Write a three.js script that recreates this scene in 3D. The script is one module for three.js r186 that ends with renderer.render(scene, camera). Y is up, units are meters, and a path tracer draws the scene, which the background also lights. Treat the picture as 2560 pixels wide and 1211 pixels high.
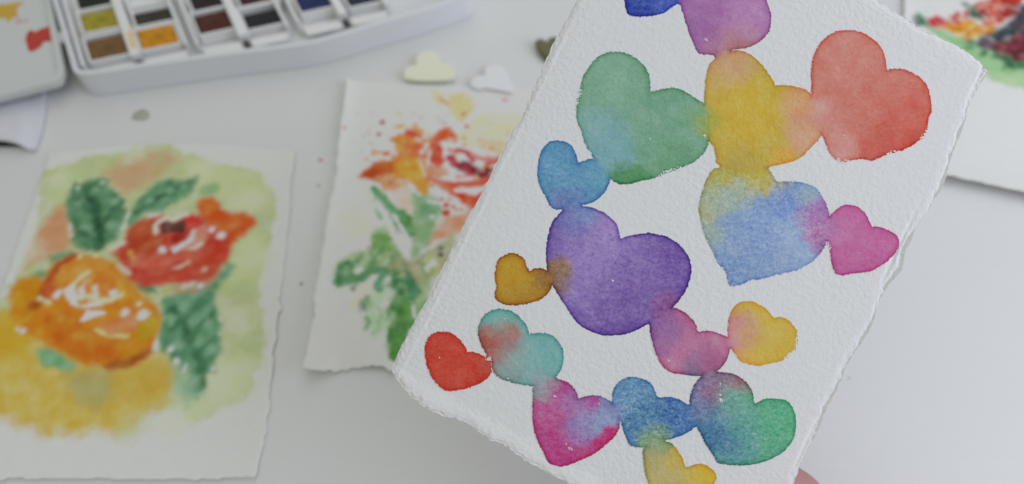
import * as THREE from 'three';
import { mergeGeometries } from 'three/addons/utils/BufferGeometryUtils.js';
import { RoundedBoxGeometry } from 'three/addons/geometries/RoundedBoxGeometry.js';
import { MarchingCubes } from 'three/addons/objects/MarchingCubes.js';
import { RectAreaLightUniformsLib } from 'three/addons/lights/RectAreaLightUniformsLib.js';

// ---------------------------------------------------------------- camera, light, exposure
const scene = new THREE.Scene();
const camera = new THREE.PerspectiveCamera(36.25, 2560 / 1211, 0.01, 20);
camera.position.set(0, 0.252, 0);
camera.rotation.set(-Math.PI / 3, 0, 0);
camera.focus = 0.1855;
camera.userData.fStop = 7.6;
const renderer = new THREE.WebGLRenderer({ antialias: true });
renderer.toneMapping = THREE.LinearToneMapping;
renderer.toneMappingExposure = 1.14;
renderer.shadowMap.enabled = true;
RectAreaLightUniformsLib.init();
function area(w, h, power, color, pos, to) {
  const l = new THREE.RectAreaLight(color, power, w, h);
  l.position.set(...pos); l.lookAt(...to); scene.add(l); return l;
}
area(0.6, 0.6, 2.35, new THREE.Color(0.91, 0.98, 1.22), [0.62, 0.42, 0.06], [0.05, 0, -0.15]);        // the window at the right of the table
area(1.0, 1.0, 0.72, new THREE.Color(0.97, 1.0, 1.03), [-0.05, 0.95, -1.05], [0, 0, -0.2]);           // unseen back light, added for shadows and a brighter table
area(3.0, 3.0, 0.41, new THREE.Color(1.0, 1.01, 0.945), [-0.2, 2.0, 0.4], [-0.2, 0, 0.399]);            // unseen overhead fill, added in place of room bounce
scene.background = new THREE.Color(0.176, 0.180, 0.165);

// ---------------------------------------------------------------- helpers
const S = 0.001;
const ni = (g) => (g.index ? g.toNonIndexed() : g);
const lin = (c) => (c <= 0.04045 ? c / 12.92 : ((c + 0.055) / 1.055) ** 2.4);
const K = 0.66;                                             // how bright white would look in this light
function paint(hex, rich) {                                       // a colour as it looks in this light -> its own reflectance
  const n = parseInt(hex.slice(1), 16);
  const c = [n >> 16 & 255, n >> 8 & 255, n & 255], sat = 1 - Math.min(...c) / Math.max(...c);
  return c.map((v) => (rich ? 0.8 * Math.min(1.05, lin(v / 255) / K / 0.8 * 1.03) ** (1 + 0.5 * Math.max(0, sat - 0.35)) : Math.min(0.86, lin((v + (190 - v) * 0.035) / 255) / (K * 1.09))));
}
const col = (hex) => new THREE.Color().setRGB(...paint(hex));
function rng(seed) { let s = seed >>> 0; return () => { s = (s + 0x6d2b79f5) | 0; let t = Math.imul(s ^ (s >>> 15), 1 | s); t = (t + Math.imul(t ^ (t >>> 7), 61 | t)) ^ t; return ((t ^ (t >>> 14)) >>> 0) / 4294967296; }; }
const PERM = new Uint8Array(512), GX = new Float32Array(256), GY = new Float32Array(256);
{ const r = rng(7), p = [...Array(256).keys()]; for (let i = 255; i > 0; i--) { const j = Math.floor(r() * (i + 1)); [p[i], p[j]] = [p[j], p[i]]; }
  for (let i = 0; i < 512; i++) PERM[i] = p[i & 255]; for (let i = 0; i < 256; i++) { const a = r() * 6.28318; GX[i] = Math.cos(a); GY[i] = Math.sin(a); } }
function noise(x, y) {
  const xi = Math.floor(x), yi = Math.floor(y), fx = x - xi, fy = y - yi, X = xi & 255, Y = yi & 255;
  const u = fx * fx * fx * (fx * (fx * 6 - 15) + 10), v = fy * fy * fy * (fy * (fy * 6 - 15) + 10);
  const a = PERM[PERM[X] + Y], b = PERM[PERM[X + 1] + Y], c = PERM[PERM[X] + Y + 1], d = PERM[PERM[X + 1] + Y + 1];
  const n0 = GX[a] * fx + GY[a] * fy, n1 = GX[b] * (fx - 1) + GY[b] * fy, n2 = GX[c] * fx + GY[c] * (fy - 1), n3 = GX[d] * (fx - 1) + GY[d] * (fy - 1);
  return (n0 + (n1 - n0) * u + (n2 - n0 + (n3 - n2 - n1 + n0) * u) * v) * 1.5;
}
const fbm = (x, y, o = 3) => { let s = 0, a = 0.6; for (let i = 0; i < o; i++) { s += a * noise(x, y); x = x * 2.03 + 17.1; y = y * 2.03 + 5.3; a *= 0.5; } return s; };
const sm = (a, b, x) => { const t = Math.min(1, Math.max(0, (x - a) / (b - a))); return t * t * (3 - 2 * t); };
const used = {};
function numbered(n) { const k = used[n] = (used[n] ?? -1) + 1; return k ? n + '_' + String(k).padStart(3, '0') : n; }
function tag(o, label, category, group, kind) { Object.assign(o.userData, { label, category }); if (group) o.userData.group = group; if (kind) o.userData.kind = kind; return o; }
function thing(name, pos = [0, 0, 0]) { const g = new THREE.Group(); g.name = numbered(name); g.position.set(pos[0] * S, pos[1] * S, pos[2] * S); scene.add(g); return g; }
function mesh(name, geo, m, parent, label) {
  const o = new THREE.Mesh(geo, m); o.name = parent ? name : numbered(name); o.castShadow = o.receiveShadow = true;
  if (label) o.userData.label = label; (parent || scene).add(o); return o;
}
const std = (o) => new THREE.MeshStandardMaterial(o);
const phys = (o) => new THREE.MeshPhysicalMaterial(o);
// closed smooth curve through flat [x, y, ...]; cusps where the outline turns by more than 62 degrees
function smoothClosed(f, step = 0.5) {
  const P = []; for (let i = 0; i < f.length; i += 2) P.push([f[i], f[i + 1]]);
  const n = P.length, cusp = P.map((p, i) => { const a = P[(i + n - 1) % n], b = P[(i + 1) % n]; let t = Math.atan2(b[1] - p[1], b[0] - p[0]) - Math.atan2(p[1] - a[1], p[0] - a[0]); t = Math.abs(Math.atan2(Math.sin(t), Math.cos(t))); return t > 1.08; });
  const out = [];
  for (let i = 0; i < n; i++) {
    const p1 = P[i], p2 = P[(i + 1) % n], p0 = cusp[i] ? p1 : P[(i + n - 1) % n], p3 = cusp[(i + 1) % n] ? p2 : P[(i + 2) % n];
    const m = Math.max(1, Math.ceil(Math.hypot(p2[0] - p1[0], p2[1] - p1[1]) / step));
    for (let k = 0; k < m; k++) {
      const t = k / m, q = (c) => 0.5 * (2 * p1[c] + (p2[c] - p0[c]) * t + (2 * p0[c] - 5 * p1[c] + 4 * p2[c] - p3[c]) * t * t + (3 * p1[c] - p0[c] - 3 * p2[c] + p3[c]) * t * t * t);
      out.push([q(0), q(1)]);
    }
  }
  return out;
}
const pairs = (f) => { const o = []; for (let i = 0; i < f.length; i += 2) o.push([f[i], f[i + 1]]); return o; };
function sdf(poly, x, y, open) {                             // signed distance, positive inside
  let best = 1e9, inside = false; const n = poly.length;
  for (let i = open ? 1 : 0, j = open ? 0 : n - 1; i < n; j = i++) {
    const ax = poly[j][0], ay = poly[j][1], bx = poly[i][0], by = poly[i][1], ex = bx - ax, ey = by - ay, wx = x - ax, wy = y - ay;
    let t = (wx * ex + wy * ey) / (ex * ex + ey * ey + 1e-12); t = t < 0 ? 0 : t > 1 ? 1 : t;
    const dx = wx - ex * t, dy = wy - ey * t, d = dx * dx + dy * dy; if (d < best) best = d;
    if ((ay > y) !== (by > y) && x < (bx - ax) * (y - ay) / (by - ay) + ax) inside = !inside;
  }
  best = Math.sqrt(best); return open ? -best : inside ? best : -best;
}
const bounds = (poly, m, W, H, ppm, ox, oy) => {
  let a = 1e9, b = 1e9, c = -1e9, d = -1e9; for (const [x, y] of poly) { a = Math.min(a, x); b = Math.min(b, y); c = Math.max(c, x); d = Math.max(d, y); }
  return [Math.max(0, Math.floor((a - m - ox) * ppm)), Math.max(0, Math.floor((b - m - oy) * ppm)), Math.min(W - 1, Math.ceil((c + m - ox) * ppm)), Math.min(H - 1, Math.ceil((d + m - oy) * ppm))];
};
const enc = new Uint8Array(4097); for (let i = 0; i <= 4096; i++) { const l = i / 4096; enc[i] = Math.round(255 * (l <= 0.0031308 ? l * 12.92 : 1.055 * l ** (1 / 2.4) - 0.055)); }
function texture(W, H, rgb) {                                // linear reflectances -> colour map
  const d = new Uint8Array(W * H * 4);
  for (let i = 0; i < W * H; i++) { for (let c = 0; c < 3; c++) d[i * 4 + c] = enc[Math.max(0, Math.min(4096, Math.round(rgb[i * 3 + c] * 4096)))]; d[i * 4 + 3] = 255; }
  const t = new THREE.DataTexture(d, W, H); t.colorSpace = THREE.SRGBColorSpace; t.magFilter = THREE.LinearFilter; t.minFilter = THREE.LinearMipmapLinearFilter; t.generateMipmaps = true; t.flipY = false; t.needsUpdate = true; return t;
}
// relief of cold pressed paper: one tile of 64 mm
const RELIEF = (() => {
  const N = 1024, d = new Uint8Array(N * N * 4), P = 64 / N;
  const per = (x, y, f, s) => { const L = 64 * f, a = x * f, b = y * f, tx = x / 64, ty = y / 64; const n = (u, v) => noise(u + s, v + s * 1.7); return (n(a, b) * (1 - tx) + n(a - L, b) * tx) * (1 - ty) + (n(a, b - L) * (1 - tx) + n(a - L, b - L) * tx) * ty; };
  for (let j = 0; j < N; j++) for (let i = 0; i < N; i++) {
    const x = i * P, y = j * P;
    let h = 0.5 + 0.30 * per(x, y, 0.75, 3.3) + 0.20 * per(x, y, 1.45, 9.1) + 0.12 * per(x + 0.35 * y, y * 1.0, 2.9, 1.7) + 0.05 * per(x, y, 6, 5.5);
    h = Math.max(0, Math.min(1, h)); const o = (j * N + i) * 4, v = Math.round(h * 255); d[o] = d[o + 1] = d[o + 2] = v; d[o + 3] = 255;
  }
  const t = new THREE.DataTexture(d, N, N); t.wrapS = t.wrapT = THREE.RepeatWrapping; t.magFilter = THREE.LinearFilter; t.minFilter = THREE.LinearMipmapLinearFilter; t.generateMipmaps = true; t.needsUpdate = true; return t;
})();
function paperMaterial(map, w, h, bump) {
  const r = RELIEF.clone(); r.repeat.set(w / 64, h / 64); r.needsUpdate = true;
  return std({ map, roughness: 0.96, metalness: 0, bumpMap: r, bumpScale: bump });
}
// A sheet of handmade paper between four torn edges (flat [x, y, ...] in mm, top and bottom left to right, sides top to bottom).
// Its own axes: x across, z down the sheet, y up off its face. lift(x, y) bends it.
function edgeLine(f, n, amp, seed, sx, sy) {
  const P = pairs(f), L = [0]; for (let i = 1; i < P.length; i++) L.push(L[i - 1] + Math.hypot(P[i][0] - P[i - 1][0], P[i][1] - P[i - 1][1]));
  const T = L[L.length - 1];
  return (t) => {
    const s = t * T; let i = 1; while (i < P.length - 1 && L[i] < s) i++;
    const k = (s - L[i - 1]) / (L[i] - L[i - 1] || 1), w = amp * Math.min(1, 8 * t, 8 * (1 - t)) * (0.9 * fbm(s * 0.16 + seed, seed * 3.1, 2) + 0.55 * noise(s * 0.9 + seed * 2, 4.4) + 0.4 * noise(s * 2.6, seed));
    return [P[i - 1][0] + (P[i][0] - P[i - 1][0]) * k + w * sx, P[i - 1][1] + (P[i][1] - P[i - 1][1]) * k + w * sy];
  };
}
function sheetGeometry({ top, right, bottom, left, amp = [0.5, 0.5, 0.5, 0.5], seed = 1, thick = 0.6, lift = () => 0, box, nu = 150, nv = 200, deckle = 0.45, worn = 0.7 }) {
  const E = [edgeLine(top, 0, amp[0], seed, 0, 1), edgeLine(right, 0, amp[1], seed + 11, 1, 0), edgeLine(bottom, 0, amp[2], seed + 23, 0, 1), edgeLine(left, 0, amp[3], seed + 37, 1, 0)];
  const grade = (n) => { const a = []; for (let i = 0; i <= n; i++) { const t = i / n; a.push(t - 0.155 * Math.sin(2 * Math.PI * t) ); } return a; };
  const U = grade(nu), V = grade(nv), C = [E[0](0), E[0](1), E[2](0), E[2](1)], XY = [], pos = [], uv = [], idx = [];
  const mixp = (a, b, t) => [a[0] + (b[0] - a[0]) * t, a[1] + (b[1] - a[1]) * t];
  for (let j = 0; j <= nv; j++) for (let i = 0; i <= nu; i++) {
    const u = U[i], v = V[j], a = mixp(E[0](u), E[2](u), v), b = mixp(E[3](v), E[1](v), u), c = mixp(mixp(C[0], C[1], u), mixp(C[2], C[3], u), v);
    XY.push([a[0] + b[0] - c[0], a[1] + b[1] - c[1]]);
  }
  const W = nu + 1, id = (i, j) => j * W + i, [bx, by, bw, bh] = box;
  for (let side = 0; side < 2; side++) for (let j = 0; j <= nv; j++) for (let i = 0; i <= nu; i++) {
    const [x, y] = XY[id(i, j)], e = Math.min(Math.hypot(x - XY[id(0, j)][0], y - XY[id(0, j)][1]), Math.hypot(x - XY[id(nu, j)][0], y - XY[id(nu, j)][1]), Math.hypot(x - XY[id(i, 0)][0], y - XY[id(i, 0)][1]), Math.hypot(x - XY[id(i, nv)][0], y - XY[id(i, nv)][1]));
    const fray = Math.exp(-e / worn) * (1 + 0.7 * noise(x * 1.1 + seed, y * 1.1)), z = lift(x, y) + (side ? -thick + 0.5 * thick * Math.exp(-e / 0.5) : -deckle * Math.max(0, fray) * thick + 0.12 * Math.exp(-e / 1.6) * noise(x * 0.7, y * 0.7 + seed));
    pos.push(x * S, z * S, y * S); uv.push((x - bx) / bw, (y - by) / bh);
  }
  const N = W * (nv + 1);
  for (let j = 0; j < nv; j++) for (let i = 0; i < nu; i++) {
    const a = id(i, j), b = id(i + 1, j), c = id(i, j + 1), d = id(i + 1, j + 1);
    idx.push(a, c, b, b, c, d, N + a, N + b, N + c, N + b, N + d, N + c);
  }
  const rim = []; for (let i = 0; i < nu; i++) rim.push(id(i, 0)); for (let j = 0; j < nv; j++) rim.push(id(nu, j)); for (let i = nu; i > 0; i--) rim.push(id(i, nv)); for (let j = nv; j > 0; j--) rim.push(id(0, j));
  for (let k = 0; k < rim.length; k++) { const a = rim[k], b = rim[(k + 1) % rim.length]; idx.push(a, b, N + a, b, N + b, N + a); }
  const g = new THREE.BufferGeometry(); g.setAttribute('position', new THREE.Float32BufferAttribute(pos, 3)); g.setAttribute('uv', new THREE.Float32BufferAttribute(uv, 2)); g.setIndex(idx); g.computeVertexNormals(); return g;
}
// thin film of paint on a sheet, the shape of its outline
function filmGeometry(poly, up, box, lift = () => 0) {
  const pts = poly.map(([x, y]) => new THREE.Vector2(x, y)); if (THREE.ShapeUtils.area(pts) < 0) pts.reverse();
  const tri = THREE.ShapeUtils.triangulateShape(pts, []), pos = [], uv = [], nor = [];
  for (const p of pts) { pos.push(p.x * S, (up + lift(p.x, p.y)) * S, p.y * S); uv.push((p.x - box[0]) / box[2], (p.y - box[1]) / box[3]); nor.push(0, 1, 0); }
  const g = new THREE.BufferGeometry(); g.setAttribute('position', new THREE.Float32BufferAttribute(pos, 3)); g.setAttribute('uv', new THREE.Float32BufferAttribute(uv, 2)); g.setAttribute('normal', new THREE.Float32BufferAttribute(nor, 3)); g.setIndex(tri.map(([a, b, c]) => [a, c, b]).flat()); return g;
}

// ---------------------------------------------------------------- the table top
{
  const N = 1024, rgb = new Float32Array(N * N * 3), T = [0.745, 0.748, 0.732];
  for (let j = 0; j < N; j++) for (let i = 0; i < N; i++) { const f = 1 + 0.02 * fbm(i * 0.012, j * 0.012, 4) + 0.008 * noise(i * 0.3, j * 0.3); for (let c = 0; c < 3; c++) rgb[(j * N + i) * 3 + c] = T[c] * f; }
  const g = new RoundedBoxGeometry(1.5, 0.028, 0.9, 4, 0.004);
  const t = mesh('table_top', g, phys({ map: texture(N, N, rgb), roughness: 0.42, specularIntensity: 0.6 })); t.position.set(0.05, -0.014, -0.22);
  tag(t, 'smooth white lacquered table top under all the papers', 'table', null, 'structure');
}

// ---------------------------------------------------------------- the card with hearts
const CB = [-2, -2, 114, 153];                               // the part of the card's plane that its texture covers, mm
const hearts = [];
const H = (label, f, color, rough, washes = [], o = {}) => hearts.push({ label, poly: smoothClosed(f), color: paint(color), rough, washes: washes.map(([p, r, c, s]) => [p[0], p[1], r, paint(c), s]), ...o });
H('royal blue heart cut off by the upper border', [12.1,33.9,14.2,36.4,16.7,36.2,21.5,33.1,23.3,30.4,24.4,27.5,23.6,23.2,20.4,19.8,16.6,20.2,14.1,22.4,11.8,20.7,8.1,20.2,5.6,22.9,6,26.9,8.6,30.7], '#31499a', 0.5, [[[16.1,32.9], 5, '#2a3f92', 0.7], [[22.4,28.9], 4, '#4a5fae', 0.6]], { gran: 0.5 });
H('mauve heart above the big yellow heart', [24.3,27.4,27.5,30.8,30.3,33.5,33,35.7,34.9,36.8,37.2,36,39.8,34.8,42.2,31.9,45,29.8,47,26.8,47.8,23.7,46.7,20.5,44.7,18.1,41.8,16.3,37.6,15.9,34.1,17.8,33,19.1,30.4,16.1,26.7,14.7,23,16.2,21.1,20,21.9,24.1], '#9a6699', 0.4, [[[42.8,29.9], 6.5, '#a8776c', 0.8], [[39.4,34], 6, '#a5707c', 0.75], [[31.7,31.4], 7, '#8f5a90', 0.7], [[41.3,22.8], 7, '#aa78a4', 0.7]]);
H('large sage green heart', [28.7,51,31.5,48.7,33.7,47.3,37,46.9,40.8,47.2,41.9,47.2,44.8,50.4,47.5,54.7,47.8,58.3,46.9,61.1,45.1,63.8,42.7,66.3,41.1,68.3,39.5,69.9,37,72.1,34.9,74,32.6,75,30.1,75.1,27.3,74,24.2,72.5,22.8,71.6,20.7,70.5,18.3,68,15.9,65.9,14.5,63.8,13.6,61.8,12.5,57.8,12.1,55.4,12.4,52.3,12.9,49.9,14.1,48.1,15.5,46.8,18.3,45.5,22.2,45.4,25.5,46.7,27.6,48.9], '#6b977b', 0.75, [[[23.3,67.6], 9, '#739ca6', 0.8], [[28.1,71.3], 7, '#6d9ba2', 0.85], [[19.7,65], 6, '#7aa298', 0.5], [[33.3,73.5], 4.5, '#47804f', 0.95], [[36.6,71.2], 4, '#4f8858', 0.9], [[45.1,52], 3.4, '#8c9848', 0.85], [[42.1,50.7], 4, '#7b9a62', 0.4], [[18.4,52.1], 9, '#7ba288', 0.6], [[42.4,63], 6, '#5e8f68', 0.6]], { dry: [[[43.7,65.5], 4.2], [[13.7,60.3], 3.6], [[42.1,67.7], 2.5]] });
H('small cornflower blue heart between green and purple hearts', [14.2,72.7,16.4,72.1,18,72.4,19.8,73.6,21.2,75.2,22.1,74.2,24.3,72.5,27.5,73.8,30.1,75.1,30.4,75.7,30.6,78.3,30,80.5,29,82.5,27.3,84,25.2,85.9,23.2,87.4,21.8,88.2,20.3,88.2,18.3,86.8,15.9,85.2,14.2,83.6,13,81.5,11.9,78.3,11.8,75.8,12.6,73.8], '#5788a8', 0.35, [[[22,86.3], 4.2, '#6673a6', 0.8], [[25,83.5], 3.2, '#5a74a8', 0.8], [[27.1,74.7], 5, '#5f94ab', 0.6], [[15.5,77.4], 5, '#5c8fb0', 0.5]], { gran: 0.5 });
H('large purple heart', [39.6,87,40.6,85.8,42.7,84,44.8,82.5,48,81.4,50.8,81,54.1,81.6,56.7,82.9,58.6,84.9,59.7,87.7,60.1,90.9,59.7,93.8,59.2,96,57.6,99.7,55.6,102.7,54,105.1,52.1,107.3,49.6,109.1,47,110.4,43.3,111,39.7,110.6,35.4,108.4,32.1,106.6,29.8,105.2,28.4,104,27.2,102.8,26.5,101.7,24.8,99,23.6,96.3,22.7,93,22.6,90.7,23.4,87.8,25.1,85.8,27.5,84.1,30.5,83.3,33,83.2,35.3,83.6,37,84.3,38.4,85.6], '#6c5398', 0.4, [[[35.1,89.6], 11, '#8068a6', 0.5], [[37.3,87.3], 6, '#9f89b9', 0.65], [[33.7,85.9], 5, '#9a82b4', 0.6], [[36.7,99], 12, '#8d77b0', 0.8], [[43.3,92.1], 9, '#8670aa', 0.6], [[56.1,88.6], 8, '#674894', 0.7], [[49.6,95.5], 10, '#7a629f', 0.6], [[27,87.2], 6, '#7077ab', 0.8], [[28.5,84.7], 3.4, '#7486b2', 0.8], [[29.5,102.3], 4.4, '#86653f', 1.0], [[29.9,100.6], 3.4, '#8a6a4d', 0.9], [[31.8,104.5], 3, '#7f6260', 0.8], [[47.6,102.3], 10, '#6a4f94', 0.6], [[57.7,96.8], 4.5, '#8a4f80', 0.7]], { gran: 0.5, edge: 1.1 });
H('small ochre brown heart', [17.6,102.8,16,104.2,15,106.7,16.2,110.1,17.8,112.3,18.4,114.4,20.2,115.3,22.9,114.8,26.3,112.7,28.9,110.1,30.1,107.5,29.9,105.3,28.7,103.9,26.9,102.7,24.6,103.3,23.2,104.9,22.2,104.1,20.3,102.7], '#a37a1f', 0.45, [[[19.6,108.2], 6, '#b3891f', 0.8], [[28,104.8], 3.5, '#8d642c', 0.9], [[24.1,111.4], 4, '#a47a28', 0.6]], { edge: 1.3 });
H('large yellow heart', [39.8,34.8,38.6,37.7,39.1,40.8,40.4,44,42,47.2,45.2,50.8,47.1,54.5,49.1,55.7,50.8,57.5,52.2,59,58,58.3,61.7,56.8,63.8,53.8,66.2,51.5,67,50.9,69.5,48.1,70.8,44.3,71.5,40.3,68.4,36.1,64.5,32.7,62.3,32.3,58.7,33.2,55.4,34.9,54.6,34.1,51.4,32.4,48,31.2,44.6,31.1,42.3,32], '#b4993a', 0.4, [[[43,36.6], 6, '#b98e6a', 0.95], [[44.7,33.4], 5, '#ba9266', 0.8], [[42.7,40.2], 3.6, '#bb9a55', 0.6], [[67.2,36.2], 8.5, '#bf8573', 0.98], [[68.3,43.5], 5.5, '#c29170', 0.9], [[62.7,35.2], 5, '#c38f5c', 0.8], [[45.2,50.2], 3.6, '#94983a', 0.9], [[66.2,50.3], 4, '#c9963a', 0.7], [[57.5,57.2], 5.5, '#a59240', 0.7], [[52.6,44], 10, '#c2a034', 0.6]], { edge: 0.7 });
H('large coral red heart', [78.4,18.2,76.6,15.9,75.2,14.5,73.3,13.5,70.1,12.9,67.2,13.1,64.6,14.3,62.2,16.2,60.8,18.9,60.3,21.8,60.7,24.8,61.9,27.9,63.5,30.5,64.5,32.7,67.7,36.5,71.3,40.1,72.8,41.1,75,43,77.5,44.1,80.2,44,80.2,43.3,83.1,41,85.7,40.1,88.5,36.8,91.1,34.4,93.5,30.7,94.6,27.4,93.4,24.5,92.9,21.7,91.1,19.1,89.5,17.3,87.2,16.1,84.5,15.8,81.9,16.1,79.9,17], '#bd6f62', 0.55, [[[67.8,36.4], 5, '#be8d80', 0.85], [[68.9,19.3], 9, '#c07a6d', 0.6], [[88.5,30.4], 9.5, '#b8493c', 0.98], [[85.3,37.2], 5.5, '#b85448', 0.85], [[89.6,24.1], 8, '#be5a4c', 0.85], [[77.6,41.9], 5, '#c2877f', 0.8], [[72.6,37.8], 5, '#bd7a6e', 0.5], [[79,27.5], 9, '#bb6656', 0.6]], { dry: [[[94.4,27.8], 2.5], [[89.5,36.1], 2], [[79.2,43.8], 2.2]], edge: 0.8 });
H('large pale blue heart with an olive upper rim', [52.1,60.3,51.5,63,51.7,65.1,52.2,68.1,53.1,70.9,55.1,73.5,57.7,76.3,60.9,78.6,63.7,80.7,66.5,81.8,68.5,84,69.8,84.3,71.4,83.1,73,80.9,75.3,79.3,77.9,76.8,80.9,74.2,83.1,71.9,84.7,68.7,85.4,66.1,85.4,63.6,84.4,60.4,82.9,57.1,82,56.1,79.9,54.3,77.2,52.8,74.9,52.7,72.3,53.4,69.6,54.5,67.4,55.8,65.5,54.8,63.5,54,59.8,57.3,56.1,58.9], '#7f95b6', 0.7, [[[54.5,62.2], 8, '#a39f5c', 1.0], [[58.4,59], 7.5, '#a89e4a', 1.0], [[62.4,56.9], 5, '#b3a03c', 0.95], [[64.7,59], 3, '#ada35e', 0.85], [[55.2,70.9], 4.5, '#a0a173', 0.95], [[56.8,66.7], 5, '#98a692', 0.8], [[58,76.2], 5, '#92a294', 0.8], [[60.8,63.4], 5, '#93a6a2', 0.7], [[69.3,56], 3, '#aba26a', 0.8], [[73.1,57.9], 5.5, '#6480b8', 0.85], [[70.3,66.3], 8, '#7690bc', 0.7], [[79.2,66], 8, '#8fa3bf', 0.8], [[80.8,58.4], 6.5, '#9a74a4', 1.0], [[83.8,61.9], 5.5, '#a4709c', 1.0], [[85.9,64.7], 2.6, '#8d6f9d', 0.9], [[70.5,75.2], 9, '#7d93b8', 0.6], [[69.8,81.3], 6, '#7189b0', 0.7], [[75.3,54.5], 4, '#8fa5ad', 0.7]], { gran: 0.75, edge: 0.6 });
H('small magenta pink heart beside the pale blue heart', [83.1,57,83.7,55.2,84.3,53.7,85.6,52.6,87.9,51.9,90.5,52.4,92.5,53.8,93.6,54.6,95.1,53.8,97.5,53.4,100,53.6,101.5,54.9,101.9,56.9,101.4,59.4,100.2,62.1,98.4,64.7,95.1,67.1,92.5,69,90.8,69.1,89,67.4,86.7,64.4,85.3,63.2,84.3,60.5], '#b35c8e', 0.4, [[[89.3,59.5], 7, '#b2648f', 0.5], [[94,66], 6, '#ac5388', 0.6], [[84.4,59.8], 4, '#a96a9a', 0.9]], { edge: 0.8, dry: [[[86.1,63.7], 1.4]] });
H('small yellow heart with a pink left side', [74.4,86,76.2,85.2,78.6,85,80.9,85.5,82.6,86.2,84,85.4,86.1,85.1,87.8,85.6,89.4,86.3,90.4,87.8,91.2,89.9,91,92,89.6,94.7,87.9,96.3,86,98,84.5,98.9,82.3,99.6,80.3,99.7,78.4,98.8,77.1,98.2,75.7,97.2,74.9,96,73.8,94.1,72.9,91.9,72.6,89.4,73.1,87.4], '#c09f38', 0.5, [[[76.4,93.6], 6.2, '#b97f76', 1.0], [[77,96.1], 5, '#bd8488', 0.95], [[80,92.8], 4.5, '#bd9262', 0.8], [[82.2,99], 5, '#c59a34', 0.7], [[85.7,90.9], 6, '#bda344', 0.7]], { dry: [[[91.1,91.4], 3.4], [[90.4,87.8], 1.6]], edge: 0.6 });
H('rose pink heart beneath the purple heart', [59.2,96.1,61,95.6,62.9,95.7,65.1,96.3,66.6,97.1,67.2,98,67.9,98.1,69.6,97,71.7,96.3,73.7,96.1,74.7,96.1,75.9,97.1,76.7,98.3,77.3,100.3,77.2,102.4,77,103.7,76.3,105,75.2,106.5,73.8,107.5,71.9,108.6,69.5,109.5,66.7,110.4,64.1,110.2,61.8,108.9,59.8,107.1,58.3,105.5,56.3,102.5,57.3,99.3], '#ad6a8b', 0.4, [[[58.7,101.9], 6.5, '#80588f', 1.0], [[60,97.9], 4.5, '#8d5a8c', 0.85], [[60.2,105.7], 4, '#94608f', 0.75], [[72.5,106.5], 5, '#7d6383', 1.0], [[74.8,106.4], 4, '#7d6a8b', 0.9], [[72.9,102.9], 4.5, '#99567c', 0.8], [[76.2,102.8], 4, '#a05a7d', 0.7], [[74.7,97.4], 4, '#b0748f', 0.7], [[63.5,96], 4, '#a3577e', 0.7]], { edge: 0.9 });
H('heart fading from slate blue to emerald green', [73.8,107.6,73.2,109.5,73.1,111.5,73.6,113.5,74.4,115.3,76.5,117.4,78.4,119.4,80.3,120.6,82.3,122.1,84.5,123.2,86.5,124.4,87.6,124.9,90.3,124,93,122.7,96.1,120.6,98.5,118.1,100.4,115.3,101.2,112.8,101.3,110.2,100.3,107.3,98.6,104.8,96.8,103.5,95,103.1,92.6,103.9,90.6,105.1,89.4,106.4,88.6,107.6,87.2,105.6,85,104,82.5,103.4,79.9,103.5,78,104.2,76.3,105.1], '#5a9a80', 0.45, [[[96.1,108], 8, '#549f78', 0.9], [[80.6,115.2], 7.5, '#5c7290', 1.0], [[75.6,113.3], 5, '#6a7496', 1.0], [[83.8,119.1], 6.5, '#436f90', 1.0], [[89.7,119.4], 6, '#4e8489', 0.9], [[87,118.6], 4, '#44708c', 0.9], [[75.7,109.3], 4.5, '#7a6a8c', 1.0], [[78.9,109.9], 3.6, '#8a6180', 0.8], [[80.5,104.5], 4.4, '#96566a', 1.0], [[83.8,104.2], 3.6, '#90606a', 0.9], [[77.9,105.9], 4, '#806a80', 0.9], [[84.5,109.7], 6, '#6a9c8c', 0.7], [[89.1,114], 5, '#569088', 0.7]], { gran: 0.7, edge: 0.9 });
H('steel blue heart between magenta and green hearts', [58.7,115.9,61.4,115.2,63.6,115.4,65.2,116.5,66.7,117.6,68.4,116.3,71,115.5,73.8,115.6,74.5,115.4,76.5,117.4,78.4,119.4,77.4,121.5,75.9,123.6,73.2,126.3,71.2,127.9,69.6,130,68.5,130.7,67.1,131.3,65.9,131.4,64.5,130.3,62.7,128.8,61.4,127.5,60.6,126.8,59,125.6,57.4,124.3,56.2,122.4,55.8,120.4,56.3,118.3,57.3,116.9], '#50799e', 0.45, [[[61,118.9], 6.5, '#5d8aa8', 0.85], [[59.3,122.1], 4, '#6a90b0', 0.6], [[73.1,120.3], 8, '#426a9c', 0.9], [[66.1,124.1], 6.5, '#4d7898', 0.7], [[71.1,127.1], 4.6, '#6c8c74', 1.0], [[69.9,129.1], 3.4, '#7d9a72', 0.9], [[58.7,125.2], 3.4, '#7189b0', 0.9]], { gran: 1.0, edge: 0.6 });
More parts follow.
